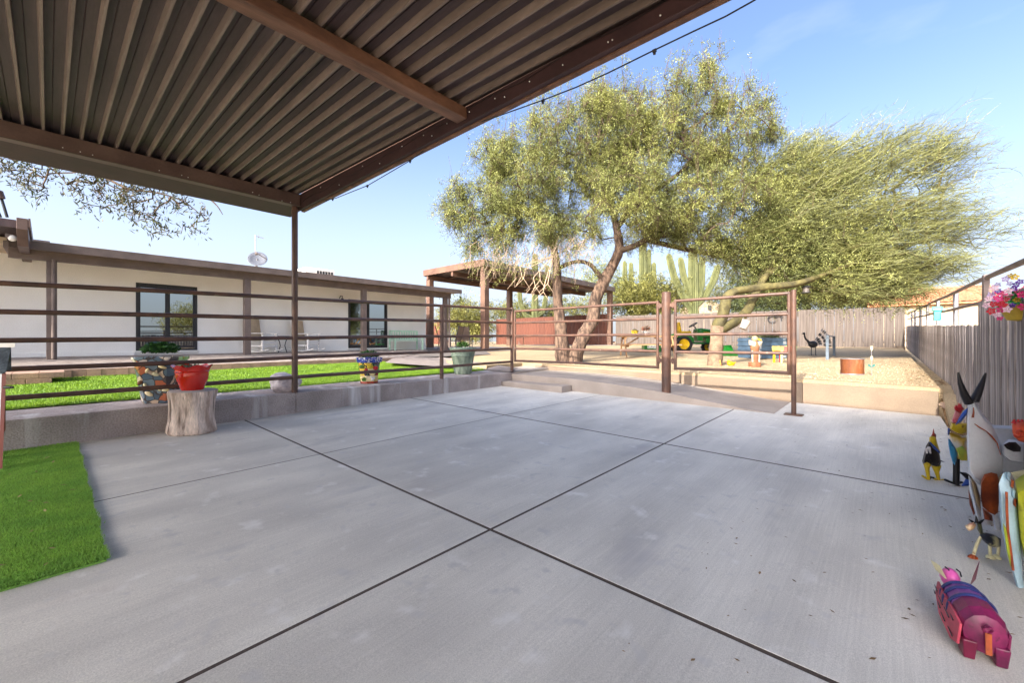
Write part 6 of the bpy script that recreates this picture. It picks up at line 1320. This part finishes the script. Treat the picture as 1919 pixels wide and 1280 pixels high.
edges_mesh('inner_twigs', np.repeat(low, 2, 0), np.repeat(low, 2, 0) + r.normal(size=(len(low) * 2, 3)) * .28, np.full(len(low) * 2, .006), np.full(len(low) * 2, .003), barkdark, pv, 3)
V, _, _ = sprays(r, low, 15, .3, 9, .07, .024, -.25, .35, .22); fast_mesh('lower_leaves', V, 4, M('mid_green_leaf', (.19, .21, .065), .6, col2=(.12, .14, .048), scale=.8, isl=.35, trans=.3), pv)  # lower foliage has its own darker mid-green leaf colour

# --- leafy tree standing behind the palo verde, dark inside
r = np.random.default_rng(35)
b = gpt(1520, 33.0); ev = thing('leafy_tree', 'darker leafy tree beyond the pale fence behind the palo verde', 'tree', b)
q1 = stem(pxline([(1515, 655, 33), (1518, 610, 33), (1510, 560, 33), (1520, 510, 33), (1530, 460, 33)]), [.3, .26, .24, .18, .12], barkdark, ev)
lobes = [(1530, 480, 95, 70, 33, 3.0), (1480, 530, 70, 45, 33, 2.6), (1590, 530, 80, 40, 33, 2.8), (1660, 545, 70, 32, 33, 2.6), (1440, 480, 60, 60, 33, 2.4)]
PA, pr, rad, ns, tips = grow([q1], lobe_pts(r, lobes, 330), r, .006, .42)
wood('limbs', PA, pr, rad, ns, barkdark, ev, 0, 9, 4)
V, _, _ = sprays(r, PA[tips], 20, .7, 9, .2, .07, -.3, .2, .5); fast_mesh('crown', V, 4, leaf_dk, ev)

# --- tree whose branches hang in behind the canopy at the left
r = np.random.default_rng(41)
b = Vector((-14.6, -6.5, .8)); ot = thing('overhanging_tree', 'tree with drooping dark leafy branches hanging in at the upper left', 'tree', b)
q1 = stem([b - Vector((0, 0, .1)), b + Vector((.1, .3, 1.2)), b + Vector((.2, .5, 2.6)), b + Vector((.5, 1.2, 4.2)), b + Vector((.9, 2.4, 5.4))], [.26, .22, .2, .15, .10], barkm, ot)
arms = []
for pts in ([(-140, 240, 8.6), (-60, 262, 8.6), (40, 288, 8.6), (100, 318, 8.6), (126, 345, 8.6)], [(60, 270, 8.8), (140, 305, 8.8), (200, 334, 8.7), (243, 354, 8.7), (300, 362, 8.7), (345, 378, 8.7), (380, 405, 8.7)], [(200, 320, 9), (300, 340, 9), (370, 360, 9), (402, 380, 9), (418, 402, 9)]):
    arms.append(stem(pxline(pts), [.03, .026, .02, .014, .006] if len(pts) == 5 else [.035, .03, .025, .02, .015, .011, .006], barkdark, ot, 'branch'))
stem([b + Vector((.9, 2.4, 5.4)), Vector(at(-240, 180, t=8.6)), Vector(at(-140, 240, t=8.6))], [.10, .07, .05], barkdark, ot, 'branch')
stem([Vector(at(-240, 180, t=8.6)), Vector(at(-60, 230, t=8.8)), Vector(at(60, 270, t=8.8))], [.06, .05, .045], barkdark, ot, 'branch'); stem([Vector(at(-60, 230, t=8.8)), Vector(at(80, 270, t=9)), Vector(at(200, 320, t=9))], [.05, .045, .04], barkdark, ot, 'branch')
lobes = [(30, 320, 55, 28, 8.6, .5), (100, 325, 35, 22, 8.6, .4), (160, 345, 35, 35, 8.6, .4), (230, 365, 55, 42, 8.6, .5), (265, 400, 30, 45, 8.6, .4), (330, 375, 35, 30, 8.6, .4), (375, 410, 22, 32, 8.6, .3), (290, 425, 25, 20, 8.6, .3), (75, 370, 8, 30, 8.6, .2), (60, 355, 30, 15, 8.6, .3), (175, 395, 15, 25, 8.6, .3), (345, 430, 20, 15, 8.6, .3), (200, 330, 60, 20, 8.8, .4), (290, 350, 50, 18, 8.8, .4)]
PA, pr, rad, ns, tips = grow(arms, lobe_pts(r, lobes, 300), r, .005, .36, .16, -.05)
wood('twigs', PA, pr, rad, ns, barkdark, ot, 0, 9, 3)
P_ = PA[tips]; fast_mesh('leaves', leaf_quads(r, P_, 7, (.06, .06, .10), .12, .026, -1.3, .1), 4, M('hanging_leaf', (.06, .08, .026), .5, col2=(.075, .06, .03), scale=2, isl=.5, trans=.3), ot)
# higher limbs with the rest of its crown, out of the picture to the left
c0 = np.array([-15.6, -6.5, 6.8]); P_ = c0 + r.normal(size=(90, 3)) * [1.0, 1.0, .5]
V, _, _ = sprays(r, P_, 12, .4, 8, .11, .035, -.6, 0, .3); fast_mesh('crown', V, 4, leaf_dk, ot)

# --- saguaros
def ribbed(mb, pts, rads, n=15):
    q = [Vector(p) for p in pts]; s = MB().tube(q, 1.0, 2 * n, cap=True); c = []
    for j, o_ in enumerate(q):
        for k in range(2 * n):
            p = Vector(s.v[j * 2 * n + k]); c.append(o_ + (p - o_) * rads[j] * (1.0 if k % 2 else .74))
    return mb.add(c, s.f)
def saguaro(label, px, t, cols):
    b = gpt(px, t); o = thing('saguaro_cactus', label, 'cactus', b, group='saguaros beyond the back fence')
    for i, (nm, pts, w) in enumerate(cols):
        q = [np.array(at(x, y, t=t)) for x, y in pts]
        if nm == 'trunk': q[0][2] = b.z - .1
        qq = []; ww = []; m = len(q)
        for a in range(m - 1):
            for s in range(3): qq.append(q[a] + (q[a + 1] - q[a]) * s / 3); ww.append(w)
        qq.append(q[-1]); ww.append(w * .85); d = (q[-1] - q[-2]); d /= np.linalg.norm(d); qq.append(q[-1] + d * w * .6); ww.append(w * .5); qq.append(q[-1] + d * w * .8); ww.append(w * .1)
        ww[0] *= .9
        ribbed(MB(), qq, ww).build(nm, cactus, o, smooth=80)
    return o
saguaro('many armed saguaro behind the fence right of the ramada', 1205, 34, [('trunk', [(1206, 640), (1206, 560), (1205, 452)], .33), ('arm', [(1204, 590), (1190, 580), (1184, 560), (1183, 495)], .21), ('arm', [(1207, 590), (1222, 575), (1225, 560), (1226, 495)], .21), ('arm', [(1207, 575), (1215, 560), (1216, 540), (1217, 470)], .2), ('arm', [(1200, 600), (1180, 585), (1172, 560), (1171, 492)], .2)])
saguaro('tall saguaro with spreading arms above the gate post', 1300, 31, [('trunk', [(1300, 640), (1300, 560), (1299, 465)], .36), ('arm', [(1296, 580), (1283, 560), (1264, 520), (1254, 480)], .26), ('arm', [(1297, 575), (1290, 545), (1281, 515), (1276, 486)], .24), ('arm', [(1303, 570), (1312, 550), (1315, 530), (1316, 486)], .26), ('arm', [(1306, 572), (1322, 555), (1336, 530), (1346, 500)], .25)])
saguaro('pale saguaro seen under the ramada roof', 1000, 42, [('trunk', [(1003, 640), (1003, 590), (1003, 480)], .34), ('arm', [(1002, 600), (985, 590), (976, 570), (972, 520)], .24), ('arm', [(1004, 595), (1018, 585), (1023, 560), (1026, 500)], .24)])
# --- bushes and far trees
def bush(name, label, px, t, lobes, n, k, mat, seed, size=(.09, .03), droop=.1, cat='bush', twig=barkdark, group=None, spread=.3, ln=.4):
    r_ = np.random.default_rng(seed); b = gpt(px, t); o = thing(name, label, cat, b, group=group); bs = np.array(b)
    st_ = []
    P = lobe_pts(r_, lobes, n); P[:, 2] = np.maximum(P[:, 2], b.z + .1)
    top_ = np.array(at(lobes[0][0], lobes[0][1], t=t))
    s = [bs - UP * .05, bs * .7 + top_ * .3, bs * .45 + top_ * .55, bs * .2 + top_ * .8]
    s = stem(s, [.10, .08, .06, .04], twig, o)
    PA, pr, rad, ns, tips = grow([s], P, r_, .006, .4); wood('limbs', PA, pr, rad, ns, twig, o, 0, 9, 4)
    V, _, _ = sprays(r_, PA[tips], k, ln, 8, size[0], size[1], droop, .15, spread); fast_mesh('crown', V, 4, mat, o); return o
bush('desert_bush', 'yellow green bush above the pale fence beside the many armed saguaro', 1240, 32.5, [(1215, 555, 60, 32, 32.5, 1.6), (1255, 560, 38, 28, 32.5, 1.4), (1180, 565, 30, 22, 32.5, 1.3)], 150, 16, leaf_yel, 51, (.2, .07), spread=.45, ln=.6)
bush('desert_bush', 'yellow green bush showing between house end and ramada post', 868, 40, [(868, 600, 45, 34, 40, 2.5), (895, 610, 30, 26, 39, 2)], 150, 16, leaf_yel, 52, (.22, .07), spread=.5, ln=.7)
bush('desert_bush', 'low pale bush over the red fence under the ramada roof', 1080, 44, [(1080, 580, 60, 20, 44, 2.5), (960, 585, 60, 18, 44, 2.5), (1020, 590, 60, 14, 44, 2)], 170, 14, leaf_yel, 53, (.22, .07), spread=.5, ln=.7)
bush('desert_bush', 'grey green bush behind the pale fence under the palo verde limb', 1440, 33, [(1430, 560, 55, 26, 33, 2), (1390, 565, 35, 22, 33, 1.8), (1480, 555, 45, 28, 33, 2)], 170, 16, leaf_dk, 54, (.2, .07), spread=.45, ln=.6)
bush('desert_tree', 'dense dark tree beyond the back fence right of the palo verde', 1600, 34, [(1560, 530, 70, 45, 34, 2.5), (1630, 545, 60, 34, 34, 2.5), (1680, 560, 40, 22, 33, 1.6)], 260, 18, leaf_pv, 55, (.22, .07), cat='tree', spread=.5, ln=.7)
bush('desert_tree', 'pale leafy tree behind the mesquite trunks and ramada end', 1140, 36, [(1120, 530, 30, 35, 36, 1.6), (1165, 545, 22, 36, 36, 1.6)], 90, 12, leaf_m, 56, (.2, .06), cat='tree', spread=.5, ln=.6)
bush('desert_tree', 'bare looking olive tree behind the speckled trunk fork', 1370, 38, [(1380, 520, 45, 40, 38, 2), (1340, 550, 25, 20, 38, 1.6)], 120, 9, leaf_pv, 57, (.2, .05), cat='tree', spread=.5, ln=.6, twig=barkgreen)
# trees across the neighbour's lot, seen mirrored in the house windows
for (x, y, sd_, lb_) in ((9.5, 8.5, 61, 'round green tree across the lot mirrored in the first house window'), (10.5, 21, 62, 'wide green tree across the lot mirrored in the second house window')):
    r_ = np.random.default_rng(sd_); o = thing('desert_tree', lb_, 'tree', (x, y, .5)); st_ = stem([(x, y, .3), (x + .1, y, 1.4), (x, y + .2, 2.6), (x + .2, y, 3.4)], [.16, .13, .10, .05], barkdark, o)
    d_ = r_.normal(size=(220, 3)); d_ /= np.linalg.norm(d_, axis=1)[:, None]; P = np.array([x, y, 3.0]) + d_ * (r_.random(220) ** .4)[:, None] * [2.2, 2.4, 1.4]
    PA, pr, rad, ns, tips = grow([st_], P, r_, .006, .42); wood('limbs', PA, pr, rad, ns, barkdark, o, 0, 9, 4)
    V, _, _ = sprays(r_, PA[tips], 14, .36, 8, .12, .04, -.2, 0, .3); fast_mesh('crown', V, 4, leaf_yel if sd_ == 61 else leaf_m, o)
# palm over the bush
b = gpt(866, 46); pl = thing('palm_tree', 'small palm rising behind the yellow green bush', 'tree', b); tp = at(866, 566, t=46)
MB().tube([b, (b + tp) / 2, tp], [.3, .26, .22], 10).build('trunk', barkm, pl, smooth=60); mb = MB()
for k in range(26):
    a = random.uniform(0, 6.28); e_ = random.uniform(-.3, 1.1); L = random.uniform(1.1, 1.7); d = Vector((math.cos(a) * math.cos(e_), math.sin(a) * math.cos(e_), math.sin(e_))); sd = d.cross(Vector((0, 0, 1))).normalized()
    pts = [tp + d * L * f - Vector((0, 0, .5 * L * f * f)) for f in (0, .35, .7, 1)]
    for i in range(3): mb.add([pts[i] - sd * (.03 + .1 * (i == 1)), pts[i] + sd * (.03 + .1 * (i == 1)), pts[i + 1] + sd * (.13, .13, .01)[i], pts[i + 1] - sd * (.13, .13, .01)[i]], [(0, 1, 2, 3)])
mb.build('fronds', leaf_dk, pl)
